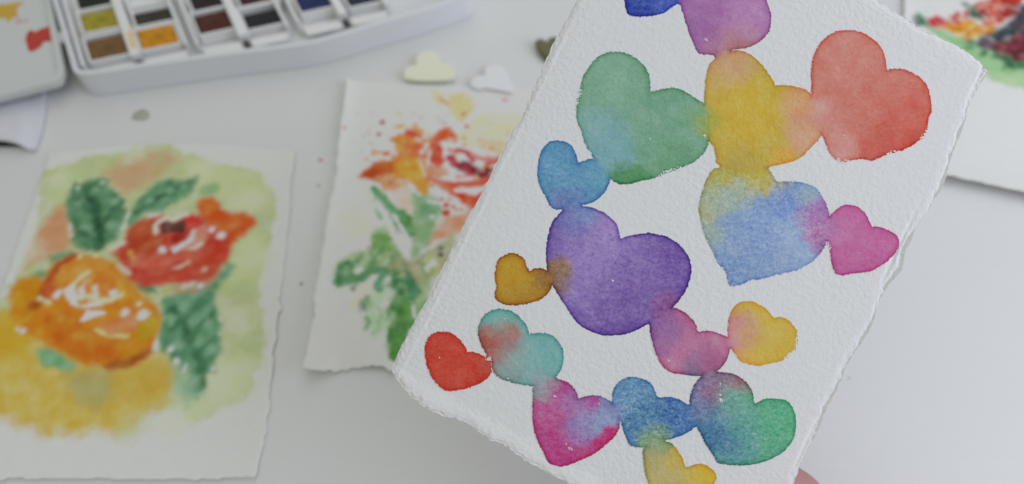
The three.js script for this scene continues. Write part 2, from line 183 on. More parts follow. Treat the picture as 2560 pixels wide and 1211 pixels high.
H('magenta heart with a periwinkle right lobe', [37.9,129.8,39,132.4,40.7,135.9,42.1,138.1,44.2,140.6,47.3,142.9,49.9,144.7,51.8,144.8,53.2,144.4,54.8,143.1,56.7,140.8,58.9,138,60.4,134.9,61.6,131.3,61.7,129.2,60.6,126.8,59.1,125.6,57.4,124.3,55.6,124,53.6,124.1,51.4,125.1,50,126.3,49.3,127.2,48,126,46.2,125.1,44,125,41.8,125.4,39.7,127.4], '#a9407c', 0.45, [[[46.7,133.4], 7.5, '#aa3a70', 0.8], [[43.6,133.9], 5, '#b05a8e', 0.7], [[55.4,127.5], 7.8, '#8086ad', 1.0], [[54.3,133.8], 6.2, '#8a72a4', 1.0], [[54.6,130.2], 5, '#877eaa', 0.9], [[48.3,129.1], 4.5, '#97609a', 0.8], [[58,129.8], 3.8, '#8795b4', 0.9], [[52.4,126.1], 2.4, '#a3488c', 0.9], [[60.9,131.4], 3.2, '#b02a68', 1.0], [[59.6,135.3], 3.4, '#b0306a', 1.0], [[56.9,139.8], 4, '#ac2f68', 0.9], [[51.8,142], 6, '#aa3875', 0.7], [[39.5,129.5], 4, '#8c8c94', 1.0], [[41,127.1], 3.2, '#9a7c92', 0.9]], { edge: 0.7, gran: 0.5 });
H('teal heart with a red bleed on its left', [19.4,124.9,18.7,123.6,18.4,120.4,19.8,117.8,22.5,116.2,25.1,115.9,28.5,116.9,30.7,118.7,33.6,116.9,36.3,116.4,39.3,117.7,41,119.7,41.9,122.6,41.7,125,40.1,127.5,38,129.6,34.9,130.9,31.9,131.7,29.3,132,27,131.2,25.4,129.2,23.8,128.4,21.2,126.8], '#6fa09c', 0.5, [[[25.2,125], 5.6, '#a05248', 1.0], [[23,124.5], 4.6, '#9c5346', 1.0], [[25.9,120.7], 3.6, '#a45f52', 0.9], [[26.6,128.8], 3.6, '#a56a64', 0.9], [[28.5,124.9], 4.4, '#8d7a78', 0.7], [[30.2,130.3], 4.5, '#7f938f', 0.9], [[32.6,125.1], 5, '#83a29e', 0.6], [[37.4,121.3], 6, '#6ea3a0', 0.5], [[22.3,118.6], 5, '#74a49c', 0.5], [[39.2,128], 3.5, '#8a9a9c', 0.8]], { edge: 1.0 });
H('solid red heart in the lower left corner', [10.4,129,13.1,127.8,15.7,128.1,18,129.1,19.1,130,20.8,129.2,23,129,24.1,129,25.5,129.7,26.6,130.9,26.8,133,25.5,135.8,23,138.5,20.6,140.4,18.7,141.2,16.5,140.8,14.2,139.8,12.1,138.1,10.1,135.7,9,133.4,8.9,131.1], '#b93a2a', 0.5, [[[17.2,134.4], 7, '#bd3c2a', 0.6], [[24.7,130.4], 2.6, '#b0473a', 0.8]], { edge: 0.5, gran: 0.3 });
H('mustard yellow heart cut off by the lower border', [69.5,130.1,69.8,131.6,71.1,133.6,72.5,135.6,74.6,137.5,77.2,139.7,80,141.6,84.3,139.1,87.9,135.1,89.2,131.2,89,128.5,88.3,127.5,87.3,127.1,85,126.8,83.2,127.5,81.8,129,80.8,129.6,79.5,128.3,77.1,126.9,75.2,126.1,73.2,126.4,70.9,127.4], '#b9a24a', 0.4, [[[71.8,129.5], 5, '#7f9068', 1.0], [[73.2,126.8], 3, '#8a9a70', 0.9], [[74.4,133.3], 5, '#a59a62', 0.9], [[78,134.7], 5, '#b0a268', 0.8], [[86.8,128.9], 4.5, '#c2a22c', 0.9], [[77.9,129.1], 4, '#b8a050', 0.6]], { edge: 1.0 });
const bridges = [[[40.1,34.1], 2.2], [[24.5,27.5], 1], [[44.5,50.9], 4.4], [[27.3,73.8], 3], [[25.1,85.8], 2.6], [[28.5,104], 2], [[57.6,99.4], 3.6], [[58.4,57.2], 6], [[67.9,36.3], 4.8], [[84.4,60.2], 3.2], [[75.7,97.2], 1.6], [[75.2,106.4], 2], [[76.5,117.4], 2.8], [[59.1,125.6], 2.1], [[71.1,127.8], 2.6], [[40,127.5], 3], [[24.7,129], 1.0]];
const specks = [[[35,32.9], 0.42], [[42.9,97.2], 0.34], [[24.7,129], 0.75], [[80,109.6], 0.3], [[80.8,110.7], 0.6], [[78.6,107.2], 0.3], [[43.6,129.4], 0.35], [[54.3,125.9], 0.25], [[53.1,139.2], 0.3], [[53.7,139.1], 0.28], [[51.9,138.6], 0.25], [[64.6,108.1], 0.33], [[45.9,54.3], 0.4], [[34.3,61.5], 0.25], [[76.8,37.7], 0.35], [[78.2,43.6], 0.35], [[23.4,118.2], 0.25], [[31.2,130.9], 0.3], [[13.7,134.6], 0.2]];
const cardTexture = (() => {
  const ppm = 13.2, W = Math.round(CB[2] * ppm), Hh = Math.round(CB[3] * ppm), n = W * Hh, U = new Float32Array(n).fill(-9), ws = new Float32Array(n), cs = new Float32Array(n * 3), rgb = new Float32Array(n * 3), gr = new Float32Array(n), ed = new Float32Array(n);
  for (const h of hearts) {
    const [x0, y0, x1, y1] = bounds(h.poly, 2.5, W, Hh, ppm, CB[0], CB[1]), seed = hearts.indexOf(h) * 13.7;
    for (let j = y0; j <= y1; j++) for (let i = x0; i <= x1; i++) {
      const x = CB[0] + (i + 0.5) / ppm, y = CB[1] + (j + 0.5) / ppm;
      let d = sdf(h.poly, x, y); if (d < -2.4) continue;
      if (d < 1.2) { d += (0.15 + h.rough) * (0.24 * noise(x * 1.1 + seed, y * 1.1) + 0.26 * noise(x * 2.4, y * 2.4 + seed) + 0.16 * noise(x * 5, y * 5)); }
      for (const [q, r] of h.dry || []) { const k = 1 - Math.hypot(x - q[0], y - q[1]) / r; if (k > 0) d -= Math.min(1, k * 1.6) * Math.max(0, (1.6 - Math.max(0, d)) * (0.35 + 1.5 * noise(x * 2.2 + 3, y * 2.2))) * 0.9; }
      const k = j * W + i, w = sm(-1.5, 1.5, d + 0.9 * fbm(x * 0.4 + seed, y * 0.4)) ** 1.5 + 1e-5;
      let r = h.color[0], g = h.color[1], b = h.color[2];
      const wx = x + 1.6 * fbm(x * 0.33 + seed, y * 0.33, 3) + 0.35 * noise(x * 1.5, y * 1.5), wy = y + 1.6 * fbm(x * 0.33, y * 0.33 + seed + 40, 3) + 0.35 * noise(x * 1.5 + 9, y * 1.5);
      for (const [px, py, pr, pc, s] of h.washes) {
        const q = Math.hypot(wx - px, wy - py) / pr; if (q > 1.25) continue;
        const t = s * sm(1.25, 0.35, q); r += (pc[0] - r) * t; g += (pc[1] - g) * t; b += (pc[2] - b) * t;
      }
      ws[k] += w; cs[k * 3] += r * w; cs[k * 3 + 1] += g * w; cs[k * 3 + 2] += b * w; gr[k] += (h.gran ?? 0.22) * w; ed[k] += (h.edge ?? 0.8) * w;
      if (d > U[k]) U[k] = d;
    }
  }
  for (const [q, r] of bridges) { const [x0, y0, x1, y1] = bounds([q], r, W, Hh, ppm, CB[0], CB[1]); for (let j = y0; j <= y1; j++) for (let i = x0; i <= x1; i++) { const x = CB[0] + (i + 0.5) / ppm, y = CB[1] + (j + 0.5) / ppm, d = r - Math.hypot(x - q[0], y - q[1]), k = j * W + i; if (d > U[k] && ws[k] > 0) U[k] = d; } }
  for (const [q, r] of specks) { const [x0, y0, x1, y1] = bounds([q], r * 2, W, Hh, ppm, CB[0], CB[1]); for (let j = y0; j <= y1; j++) for (let i = x0; i <= x1; i++) { const x = CB[0] + (i + 0.5) / ppm, y = CB[1] + (j + 0.5) / ppm, d = Math.hypot((x - q[0]) * (1 + 0.5 * noise(q[0], 3)), (y - q[1]) * (1.2 + 0.6 * noise(q[1], 7))) - r * (0.75 + 1.3 * noise(x * 3, y * 3)), k = j * W + i; if (d < 0.1) U[k] = Math.min(U[k], d); } }
  const paper = [0.800, 0.795, 0.775];
  for (let k = 0; k < n; k++) {
    const i = k % W, j = (k - i) / W, x = CB[0] + (i + 0.5) / ppm, y = CB[1] + (j + 0.5) / ppm, f = 1 + 0.018 * fbm(x * 0.25, y * 0.25, 4) + 0.012 * noise(x * 2, y * 2);
    const a = U[k] > -0.3 ? sm(-0.05, 0.09, U[k]) : 0;
    let m = 1;
    if (a > 0) {
      const G = gr[k] / ws[k], e = ed[k] / ws[k], n1 = noise(x * 0.75 + 0.3 * y, y * 0.8), n2 = noise(x * 1.7 + 0.6 * y, y * 1.7 - 0.3 * x), n3 = fbm(x * 0.22 + 8, y * 0.22, 3), pit = Math.max(0, noise(x * 1.15 + 31, y * 1.15) - 0.3);
      m = 0.93 + 0.22 * n3 + (0.04 + G) * (0.30 * n1 + 0.34 * n2 + 1.0 * pit) + 0.10 * noise(x * 4, y * 4) + e * 1.25 * Math.exp(-Math.max(0, U[k] - 0.1) / 0.28) + e * 0.22 * Math.exp(-Math.max(0, U[k]) / 1.0);
    }
    for (let c = 0; c < 3; c++) {
      const eb = 143 + 0.029 * (x - 5) - y + 0.9 * noise(x * 0.25, 3.3) + 0.5 * noise(x * 0.9, y * 0.9), p = Math.min(0.87, paper[c] * f * (1 + 0.075 * sm(2.6, 1.0, eb))); let v = p;
      if (a > 0) { const q = Math.min(1, cs[k * 3 + c] / ws[k] / 0.8); v = p + (p * Math.pow(q, m) - p) * a; }
      rgb[k * 3 + c] = v;
    }
  }
  return texture(W, Hh, rgb);
})();
{
  const card = thing('heart_card'), th = 0.49218, e = Math.PI / 3, o = [33.40,139.86,-175.77];
  const R = new THREE.Vector3(1, 0, 0), D = new THREE.Vector3(0, -Math.cos(e), Math.sin(e));
  const X = R.clone().multiplyScalar(Math.cos(th)).addScaledVector(D, Math.sin(th)), Z = R.clone().multiplyScalar(-Math.sin(th)).addScaledVector(D, Math.cos(th)), Y = Z.clone().cross(X);
  card.position.set(o[0] * S, o[1] * S, o[2] * S); card.quaternion.setFromRotationMatrix(new THREE.Matrix4().makeBasis(X, Y, Z));
  tag(card, 'white deckle edged card painted with a chain of colourful hearts, held up above the table', 'painted card');
  const m = paperMaterial(cardTexture, CB[2], CB[3], 0.00021);
  mesh('paper_sheet', sheetGeometry({
    top: [0,0,21.9,1.4,45.3,2.7,58.7,3.5,68.2,3.8,74.4,4.7,80.1,5.1,85.5,4.6,93.3,4.5,97.6,5.2,100.6,6.1], right: [100.6,6.1,100.7,8.8,100.7,16.2,101.7,24.1,103.5,33.8,104.1,40.3,103.7,48.3,102.9,55,104.4,60,103.6,65,104.6,75.3,104.6,87.9,104.6,99.9,106,109.4,105.9,114.1,106.9,119.8,107.5,133.7,107.1,146],
    bottom: [4.5,143,6.6,144.4,11.2,146.5,16.2,147.3,21.8,147.2,28.1,146,33.1,146.8,38.5,146.1,44.7,147.1,50.6,147.2,56.3,147.3,73,147.6,90.9,147.1,107.1,146], left: [0,0,0.9,19.5,1.6,39.5,1.5,46.8,1.5,51.9,2.1,56.8,2.3,64.4,3.4,72.8,2.8,76.9,3.3,87.5,3.4,97,3.6,107.1,4,121.5,3.9,128.2,3.9,137.7,4.5,143],
    amp: [0.6, 0.6, 0.85, 0.35], seed: 5, thick: 0.75, box: CB, nu: 230, nv: 300, deckle: 0.7, worn: 0.75,
    lift: (x, y) => { const l = x - (1 + y * 0.037), r = 101 + y * 0.05 - x; const v = 0.55 + 0.9 * fbm(y * 0.09, 7.7, 3), o = 0.35 * noise(y * 0.13, 1.2); return 0.12 * v * Math.exp(-(((l - 0.5 - o) / 0.4) ** 2)) - 0.08 * v * Math.exp(-(((l - 1.5 - o) / 0.55) ** 2)) - 0.3 * Math.exp(-(((r - 1.8) / 0.5) ** 2)) * Math.max(0, 0.4 + 1.6 * noise(y * 0.06, 2.2)); },
  }), m, card);
  // the lower ply of the torn right edge, showing in places
  { const R = pairs([100.6,6.1,100.7,8.8,100.7,16.2,101.7,24.1,103.5,33.8,104.1,40.3,103.7,48.3,102.9,55,104.4,60,103.6,65,104.6,75.3,104.6,87.9,104.6,99.9,106,109.4,105.9,114.1,106.9,119.8,107.5,133.7,107.1,146]), out = [], inn = [];
    for (let i = 0; i < R.length - 1; i++) for (let k = 0; k < 14; k++) { const t = k / 14, x = R[i][0] + (R[i + 1][0] - R[i][0]) * t, y = R[i][1] + (R[i + 1][1] - R[i][1]) * t; out.push([x + Math.max(-0.5, 0.25 + 1.5 * noise(y * 0.085 + 3.3, 1.7) + 0.3 * noise(y * 0.8, 5)), y]); inn.push([x - 3, y]); }
    const g = filmGeometry([...out, ...inn.reverse()], -0.62, CB), b = filmGeometry([...out, ...inn].map(([x, y]) => [x - 0.08, y]), -1.0, CB); mesh('torn_edge', mergeGeometries([g, b]), std({ color: new THREE.Color(0.62, 0.62, 0.55), roughness: 1, side: THREE.DoubleSide, bumpMap: m.bumpMap, bumpScale: 0.0003 }), card, 'cream lower ply showing along the torn right edge'); }
  hearts.forEach((h, i) => mesh('painted_heart', filmGeometry(h.poly, 0.03 + 0.005 * i, CB), m, card, h.label));
}

// ---------------------------------------------------------------- watercolour flowers on loose sheets
// a colour as it looks on the dim side of the table -> reflectance
const seen = (c) => { const n = parseInt(c.slice(2), 16); return [n >> 16 & 255, n >> 8 & 255, n & 255].map((v) => Math.min(0.8, lin(v / 255) / 0.43)); };
class Sheet {
  constructor(w, h, ppm = 8, ox = -3, oy = -3) {
    Object.assign(this, { ppm, ox, oy, w: w + 6, h: h + 6 }); this.W = Math.round(this.w * ppm); this.H = Math.round(this.h * ppm); this.rgb = new Float32Array(this.W * this.H * 3); this.k = 1;
    const p = [0.80, 0.797, 0.76];
    for (let i = 0; i < this.W * this.H; i++) { const x = i % this.W / ppm, y = Math.floor(i / this.W) / ppm, f = 1 + 0.015 * fbm(x * 0.2, y * 0.2); for (let c = 0; c < 3; c++) this.rgb[i * 3 + c] = p[c] * f; }
    this.paper = p; this.box = [ox, oy, this.w, this.h];
  }
  lay(poly, open, half, color, { soft = 0.5, rough = 0.5, op = 1, edge = 0.25, mottle = 0.2, grow = 0 } = {}) {
    const C = color === 'paper' ? this.paper : color[0] === '~' ? seen(color) : paint(color, true), { W, H, ppm, ox, oy, rgb } = this, s = (this.k += 7.31), lift = color === 'paper';
    const [x0, y0, x1, y1] = bounds(poly, half + soft + grow + rough * 1.5, W, H, ppm, ox, oy);
    for (let j = y0; j <= y1; j++) for (let i = x0; i <= x1; i++) {
      const x = ox + (i + 0.5) / ppm, y = oy + (j + 0.5) / ppm;
      let d = sdf(poly, x, y, open) + half + grow; if (d < -soft - rough * 1.5) continue;
      d += rough * (0.9 * fbm(x * 0.28 + s, y * 0.28, 3) + Math.min(0.35, 0.42 / rough) * noise(x * 1.1, y * 1.1 + s));
      let a = op * sm(-soft, soft, d); if (a <= 0) continue;
      const m = lift ? 1 : 1 + mottle * (1.6 * fbm(x * 0.15 + s, y * 0.15, 3) + 0.12 * noise(x * 1.2, y * 1.2)) + edge * Math.exp(-Math.abs(d - 0.2) / 0.35);
      const o = (j * W + i) * 3;
      for (let c = 0; c < 3; c++) { const v = lift ? C[c] : 0.8 * Math.pow(Math.min(1, C[c] / 0.8), m); rgb[o + c] += (v - rgb[o + c]) * a; }
    }
    return this;
  }
  P(f, color, o) { return this.lay(smoothClosed(f, 1), false, 0, color, o); }
  L(f, w, color, o) { return this.lay(pairs(f), true, w / 2, color, { soft: 0.3, rough: 0.6, ...o }); }
  O(f, r, color, o) { for (const p of pairs(f)) this.lay([p, [p[0] + 0.01, p[1]]], true, r, color, { soft: 0.25, rough: 0.45, ...o }); return this; }
  soak(r) {                                                   // wet paint creeps a little into the paper
    const { W, H, rgb } = this, t = new Float32Array(rgb.length);
    for (let pass = 0; pass < 2; pass++) for (const [src, dst, n, m, sn, sm_] of [[rgb, t, W, H, 3, W * 3], [t, rgb, H, W, W * 3, 3]]) for (let j = 0; j < m; j++) for (let c = 0; c < 3; c++) {
      const o = j * sm_ + c; let s = 0, k = 0; for (let i = 0; i < r; i++) { s += src[o + i * sn]; k++; }
      for (let i = 0; i < n; i++) { if (i + r < n) { s += src[o + (i + r) * sn]; k++; } if (i - r - 1 >= 0) { s -= src[o + (i - r - 1) * sn]; k--; } dst[o + i * sn] = s / k; }
    }
    return this;
  }
  get map() { return texture(this.W, this.H, this.rgb); }
}
function placeSheet(name, label, pose, A, edges, films, lift, bump = 0.00014) {
  const g = thing(name, [pose[0], 0.68, pose[1]]); g.rotation.y = -pose[2]; tag(g, label, 'watercolour painting');
  const m = paperMaterial(A.map, A.w, A.h, bump);
  mesh('paper_sheet', sheetGeometry({ ...edges, box: A.box, lift, nu: 110, nv: 140 }), m, g);
  films.forEach(([n, f, l], i) => mesh(n, filmGeometry(smoothClosed(f, 0.8), 0.04 + 0.01 * i, A.box, lift), m, g, l));
}
// the left sheet: a red rose and a yellow rose on a green wash
{
  const A = new Sheet(112, 140), soft = { soft: 3.5, rough: 3, edge: 0, mottle: 0.2 }, crisp = { soft: 0.8, rough: 0.95, edge: 0 }, wet = { soft: 1.5, rough: 1.7, edge: 0.05, mottle: 0.42 };
  A.P([0.2,8.5,7.3,6.4,15.5,3.5,20.9,1.3,30.2,-0.1,37,-2.3,46.4,-3.2,52.9,-1.3,57,0.5,64.6,2.5,72.6,6.3,81.2,7.9,90.1,10.9,93.4,16.7,97.6,21,100.2,29.4,99.7,38.8,99.9,47.9,97.4,56.8,99.7,67.8,102.8,77.2,104.1,88.6,104.1,95.2,102.1,98.4,102.1,104.7,95.8,108.8,90.4,112.3,84.1,115.3,77.2,110.7,64.4,111.5,43.6,101,13.6,83.2,2.1,73.9,3.5,61.9,6.3,52,6.7,39.1,4.1,27,1.7,17.2], '#abb288', { soft: 1.1, rough: 3.2, edge: 0.1, mottle: 0.45 });
  A.P([70.1,101.2,82.6,92.8,102.9,90.8,104.1,95.2,102.1,98.4,102.1,104.7,95.8,108.8,90.4,112.3,84.1,115.3,76.4,111.7], '#b6be9a', { ...soft, op: 0.7 });
  A.P([77.9,34.6,94.5,38.7,99.8,50.5,97.3,62.9,87.1,60.4], '#b4c08a', { ...soft, op: 0.7 });
  A.P([6.1,20,6.2,8.6,17.1,5,20.9,10.2,13.1,15.9,13,25.7], '#acb984', { ...soft, op: 0.8 });
  A.P([57.2,1.7,72.7,7.1,90.3,12.4,95.2,21,93,29.3,81,26.4,67.7,17.9,60.3,10.6], '#b3b98a', { ...soft, op: 0.7 });
  A.P([25.5,9.5,31.6,5.2,40.3,1.5,48.2,-0.6,55.7,3.2,49.5,10.5,43.8,16.2,37.7,20.4,30.8,16.1], '#b58f6b', { ...soft, op: 0.85 });
  A.P([13,25.7,19,32.6,22.3,45.8,13.1,50.9,7.8,53.3,7.2,43.1,8.7,32.5], '#b9835f', { ...soft, op: 0.95 });
  A.P([1.8,76.2,9.9,71.6,20.6,82.1,35.5,90.1,49.1,94.6,65.5,90.4,72.2,92.7,75.5,98.1,74,105.5,73,109.6,66.4,111.6,66.4,115.6,62.5,119.5,56.6,119.5,51.1,117.4,45.9,119.8,38.6,118.3,35.3,120.2,29.3,116.7,24.2,116.1,19.5,113.6,17.3,113.1,10.7,111,-0.1,83], '#b9a454', { soft: 3, rough: 2.4, edge: 0, mottle: 0.4 });
  A.P([61.2,114.5,66.7,112.6,69.6,116.6,64.2,122.5,58.8,120.5], '#b4b794', { ...soft, op: 0.7 });
  A.P([0.7,76.2,9.5,70.4,19.5,82.1,17.8,89.9,5.4,89.8], '#b89a2c', { ...soft, op: 0.9 });
  A.P([35.6,97.7,52.2,94.6,53.9,105.3,49.5,111.4,39.8,105.1], '#9c9560', { ...soft, op: 0.8 });
  A.P([50.9,97.8,68.1,92.6,73.4,98.1,69,105.4,57.7,108.4], '#b59a44', { ...soft, op: 0.8 });
  for (const [q, r] of [[[87.7,25.1], 6], [[94.2,50.4], 5], [[65.9,9.2], 5], [[7.5,12.9], 4], [[93.3,77.1], 6], [[90.4,101.4], 6], [[8.6,47], 4], [[36.7,1.5], 4], [[77.3,115.7], 5]]) A.O(q, r, '#c3c8a8', { soft: 3.5, rough: 3.5, mottle: 0.2, op: 0.55 });
  for (const [q, r] of [[[93.9,34.7], 4], [[92.3,65.3], 5], [[17.7,7.2], 5], [[100.1,86.3], 4], [[48.2,4.6], 3]]) A.O(q, r, '#9dab7a', { soft: 3, rough: 3.5, mottle: 0.2, op: 0.5 });
  // leaves
  A.P([14,22.2,15,15.2,20.2,16.2,22.8,12.8,27.9,13.2,30.7,18.2,34.4,21,38.6,26,40,34.2,38.7,42.1,34,46,27.6,46.9,22.6,43.2,19.2,35.3,15.3,28.5], '#557f5c', { ...wet, mottle: 0.45 });
  A.L([20.7,18.1,27.1,28.6,31.4,38.1,33.5,45.9], 3.2, '#28543a', { soft: 1.7, rough: 1.3, mottle: 0.4 }).L([31.4,38.1,34,28.7,36.5,24.6], 2.2, '#33603f', { soft: 1.5, rough: 1.3, mottle: 0.4 }).L([27.5,30,19,24.4], 2.2, '#3a6648', { soft: 1.5, rough: 1.3, mottle: 0.4 }).L([20.1,15.9,23.7,20.2], 3.6, '#42714f', { soft: 2.0, rough: 1.3, mottle: 0.4 }).L([33.1,44.7,24,38], 2.2, '#3a6648', { soft: 1.6, rough: 1.3, mottle: 0.4 });
  A.P([41.2,34.2,43.1,23.9,48.3,15.5,55,13.4,60.1,15.2,65,11.8,64.7,19.3,61.6,22.7,57.7,26.2,53.8,29.2,47.3,30.9,43.4,36.2], '#5f8a65', { ...wet, mottle: 0.4 });
  A.L([43.6,30.1,52.1,21.9,62.4,15], 2.4, '#3a6648', { soft: 1.6, rough: 1.3, mottle: 0.4 }).L([54.1,14.9,56.8,22], 2.2, '#4c7a58', { soft: 1.6, rough: 1.3, mottle: 0.4 });
  A.O([69.7,19.3,72.4,18.2], 2.6, '#83a274', { soft: 1.6 });
  A.P([14.8,49,23.2,47.1,23.7,51,17.1,52.8], '#6c8f66', wet).P([10.4,57.1,13.3,54.9,16.7,55.9,15.8,59.6,12.3,59], '#6d9066', wet);
  A.P([62.7,68.6,70.6,65.1,76.6,62.7,82,65.2,83.7,72.4,87.3,78.2,87.1,83.9,89.2,88.4,86.9,92.8,88.4,97.4,84.9,98.4,86.1,102.5,83.4,106.8,78.8,104,78.5,98.7,72.4,93.2,67.2,88.8,65,82.6,64.8,75.7], '#5f8c6a', { ...wet, mottle: 0.4 });
  A.L([67.8,72.2,76.6,83.8,82.8,93.9,83.7,103.5], 2.8, '#3a6648', { soft: 1.7, rough: 1.3, mottle: 0.4 }).L([76.6,83.8,83.2,74.7], 2.3, '#4a7959', { soft: 1.5, rough: 1.3, mottle: 0.4 }).L([80.1,90.5,86.1,83.9], 2.3, '#4a7959', { soft: 1.5, rough: 1.3, mottle: 0.4 }).L([72.2,78.1,79.7,67.6], 2.6, '#4a7959', { soft: 1.5, rough: 1.3, mottle: 0.4 }).L([82.2,96,86.5,91.7], 2.2, '#4a7959', { soft: 1.5, rough: 1.3, mottle: 0.4 }).L([70.9,76.9,68.7,86], 2.4, '#4a7959', { soft: 1.5, rough: 1.3, mottle: 0.4 }).L([75.6,83.8,73,91.6], 2.4, '#4a7959', { soft: 1.5, rough: 1.3, mottle: 0.4 });
  A.P([72.5,93.8,79.8,99.2,85.1,105.6,80.7,108.6,74.6,103.4], '#83a585', { ...soft, op: 0.8 });
  A.P([79.9,62.7,84.6,52.9,88.5,54.8,84.9,60.3,82.1,65.8], '#5e8c68', wet).P([51.5,62.4,59,61.9,60.1,65.6,54.4,65.5], '#567f5c', wet);
  A.P([21.8,89.4,25.4,87.5,34.8,91.4,38,94.5,36.3,96.4,26.4,94.1], '#6f9b72', { ...wet, soft: 1.4 });
  A.O([19.4,25.8,34.1,24.5,24.7,36.7,35.2,35.5,24.5,18.8], 1.8, '#84a688', { soft: 1.3, rough: 1.6, op: 0.6 }).O([47.9,24,55,19.2,60.5,17.1], 1.6, '#86a88a', { soft: 1.2, rough: 1.5, op: 0.6 }).O([68.8,76.9,71.8,71.1,81.8,78.2,80.2,86.1,73.1,87.2,84.8,88.4,82,100.3], 2, '#86a98c', { soft: 1.4, rough: 1.7, op: 0.6 });
  // red rose
  A.P([67.2,25.1,69.9,23.3,74.2,23.3,77.4,27.4,80.9,30.3,87,30.3,93,34,91.8,37.5,86.3,43.6,84.4,46.3,78,43.5,73.1,36.6,69,30.9], '~#9c4516', wet).P([68.4,25.1,73.7,24.1,76.3,28.1,72,30.9], '~#a5551c', { ...wet, op: 0.8 });
  A.P([39.3,47.9,42.4,41.8,42.3,37.6,45.6,34.2,49.9,32.1,54,31.4,61.6,32.9,65.8,30.1,71.1,32.3,75.6,37.3,83,41.5,85,49.7,82.5,55,80.1,60.8,72.4,62,61,62.5,53.1,62.8,48.7,61.1,45.1,55.9,41.6,51.2], '~#943a2a', wet);
  A.P([42.6,41.1,46.2,34.2,50.1,32.8,55.4,37.8,58.2,44.7,52.2,49.4,46,48], '~#8a3818', { ...wet, op: 0.9 }).P([47.2,52.6,56.1,56,63.5,52.8,72.4,50.9,67.2,48.2,60,50.1,49.6,50.7], '~#a34f3d', { ...wet, op: 0.9 }).P([69.9,38.6,73,35.9,74.6,41.4,71.6,46.9,67,47.5], '~#ad6a59', { ...wet, op: 0.95 }).P([74.7,50.9,79.3,44.2,83.3,43.6,84.4,49.7,81,53,76,54.3], '~#962f18', { ...wet, op: 0.9 }).P([48.6,58.5,57.3,58.6,68.8,56.2,76.7,54.9,75.3,59.5,66.5,61.3,55.2,61.8], '~#983626', { ...wet, op: 0.8 }).P([69.9,61.3,80.1,60.8,78.6,64.6,72.1,66.5,62.8,65.1], '~#8f6a50', { ...wet, op: 0.6 });
  A.P([54.7,36,57,34.1,60.1,34.7,63.3,32.8,65.6,36.5,64.3,40.3,60.5,39.2,56.9,40.2], '~#46261e', { ...wet, soft: 0.7, rough: 0.8 }).P([63.8,32.2,65.9,30.7,71,33.7,70.3,37.6,66.4,38.7], '~#9c281e', { ...wet, soft: 0.7 }).P([60.2,40.6,65.3,39.3,69,38.5,65.4,43.7,61.2,45.1], '~#82261c', { ...wet, soft: 0.7 });
  A.L([54.1,39.3,53,36,54.2,33.6,56.6,32.2,59.8,33.3,62.5,31.5,64.7,30.8], 1.8, '~#b9a090', crisp).P([61,46.2,64,44.4,67,41.7,68.4,37.8,69.8,38.1,69.2,43.1,66.2,46.5,63.1,48.5], 'paper', crisp).O([58.2,47.1], 1.5, 'paper', crisp).O([75.8,38.1], 1.2, '~#c4b0a2', crisp).O([80.2,40.8], 1.8, 'paper', crisp).L([68.6,46.5,70.9,46.5,72.7,44.3], 1.4, '~#b9998a', crisp).L([64.6,55.3,66.8,54.8,69.4,52.7], 1.5, '~#b08a78', crisp).O([76.3,55.7], 1.2, '~#b08a70', crisp).L([37.8,46.7,42.3,43.5], 1.7, '~#b89a90', crisp).P([41.1,53.8,43.2,53.1,49.1,57.8,48,58.4,43.6,56.7], '~#b5968a', crisp).L([45.7,47.8,47.7,51], 1.9, '~#a8763f', { ...crisp, soft: 0.7 }).L([49.8,31.4,52.6,30.7], 1.4, 'paper', crisp).L([70.1,63.4,73.6,61.9], 1.4, '~#b9b6a4', crisp).O([76.3,63.1], 0.9, '~#a9b0a0', crisp).L([40.9,30.4,40.4,37.1], 1.3, '~#98a896', { ...crisp, soft: 0.6 });
  // yellow rose
  A.P([5.8,68.2,4.9,63.6,7,59.4,12.9,58.3,15.8,59.5,16.7,54.3,20.6,51.2,26.5,49.2,32.9,49.5,38.4,51.3,44.5,55.8,50,61.4,55.1,66.5,61.1,70.3,64.2,76.3,64.2,83.6,64.2,89.3,58.3,94.9,50.6,95.5,42.3,94,35.2,91.8,24.9,86.1,15.3,81,9.1,74.3], '~#9c640f', { ...wet, mottle: 0.3 });
  A.P([6.2,67.5,7.4,60.5,14,59.4,17.9,67.6,17.5,72.9,12.3,75.8], '~#98690c', { ...wet, op: 0.9 }).O([16.1,70.6], 2.2, '~#80420a', { soft: 1.6, rough: 1 });
  A.L([18,66.1,18.5,59.9,20.7,53.7,24.6,50.1], 4.2, '~#86360f', { soft: 1.3, rough: 0.8 }).P([17.1,64.9,18.7,57.5,22,65.3,20.9,68.4], '~#95481c', { ...wet, op: 0.85 });
  A.P([20.2,61.5,21.4,53.6,26.8,50.2,33.3,50.8,39.9,54.6,45.9,60.2,49.2,66.4,45.2,69.4,39.9,70.1,31.4,69.3,24.4,63.8], '~#a8702b', { ...wet, op: 0.9 }).P([40.6,57,47.4,61.7,53.2,67.2,48.1,70.2,45.8,66.4,38.2,58.5], '~#a2741a', { ...wet, op: 0.9 }).P([34.9,56.9,40.8,57.8,44.8,62.5,45.1,66.4,40.4,67.1,36.6,63.2], '~#a05a16', { ...wet, op: 0.9 });
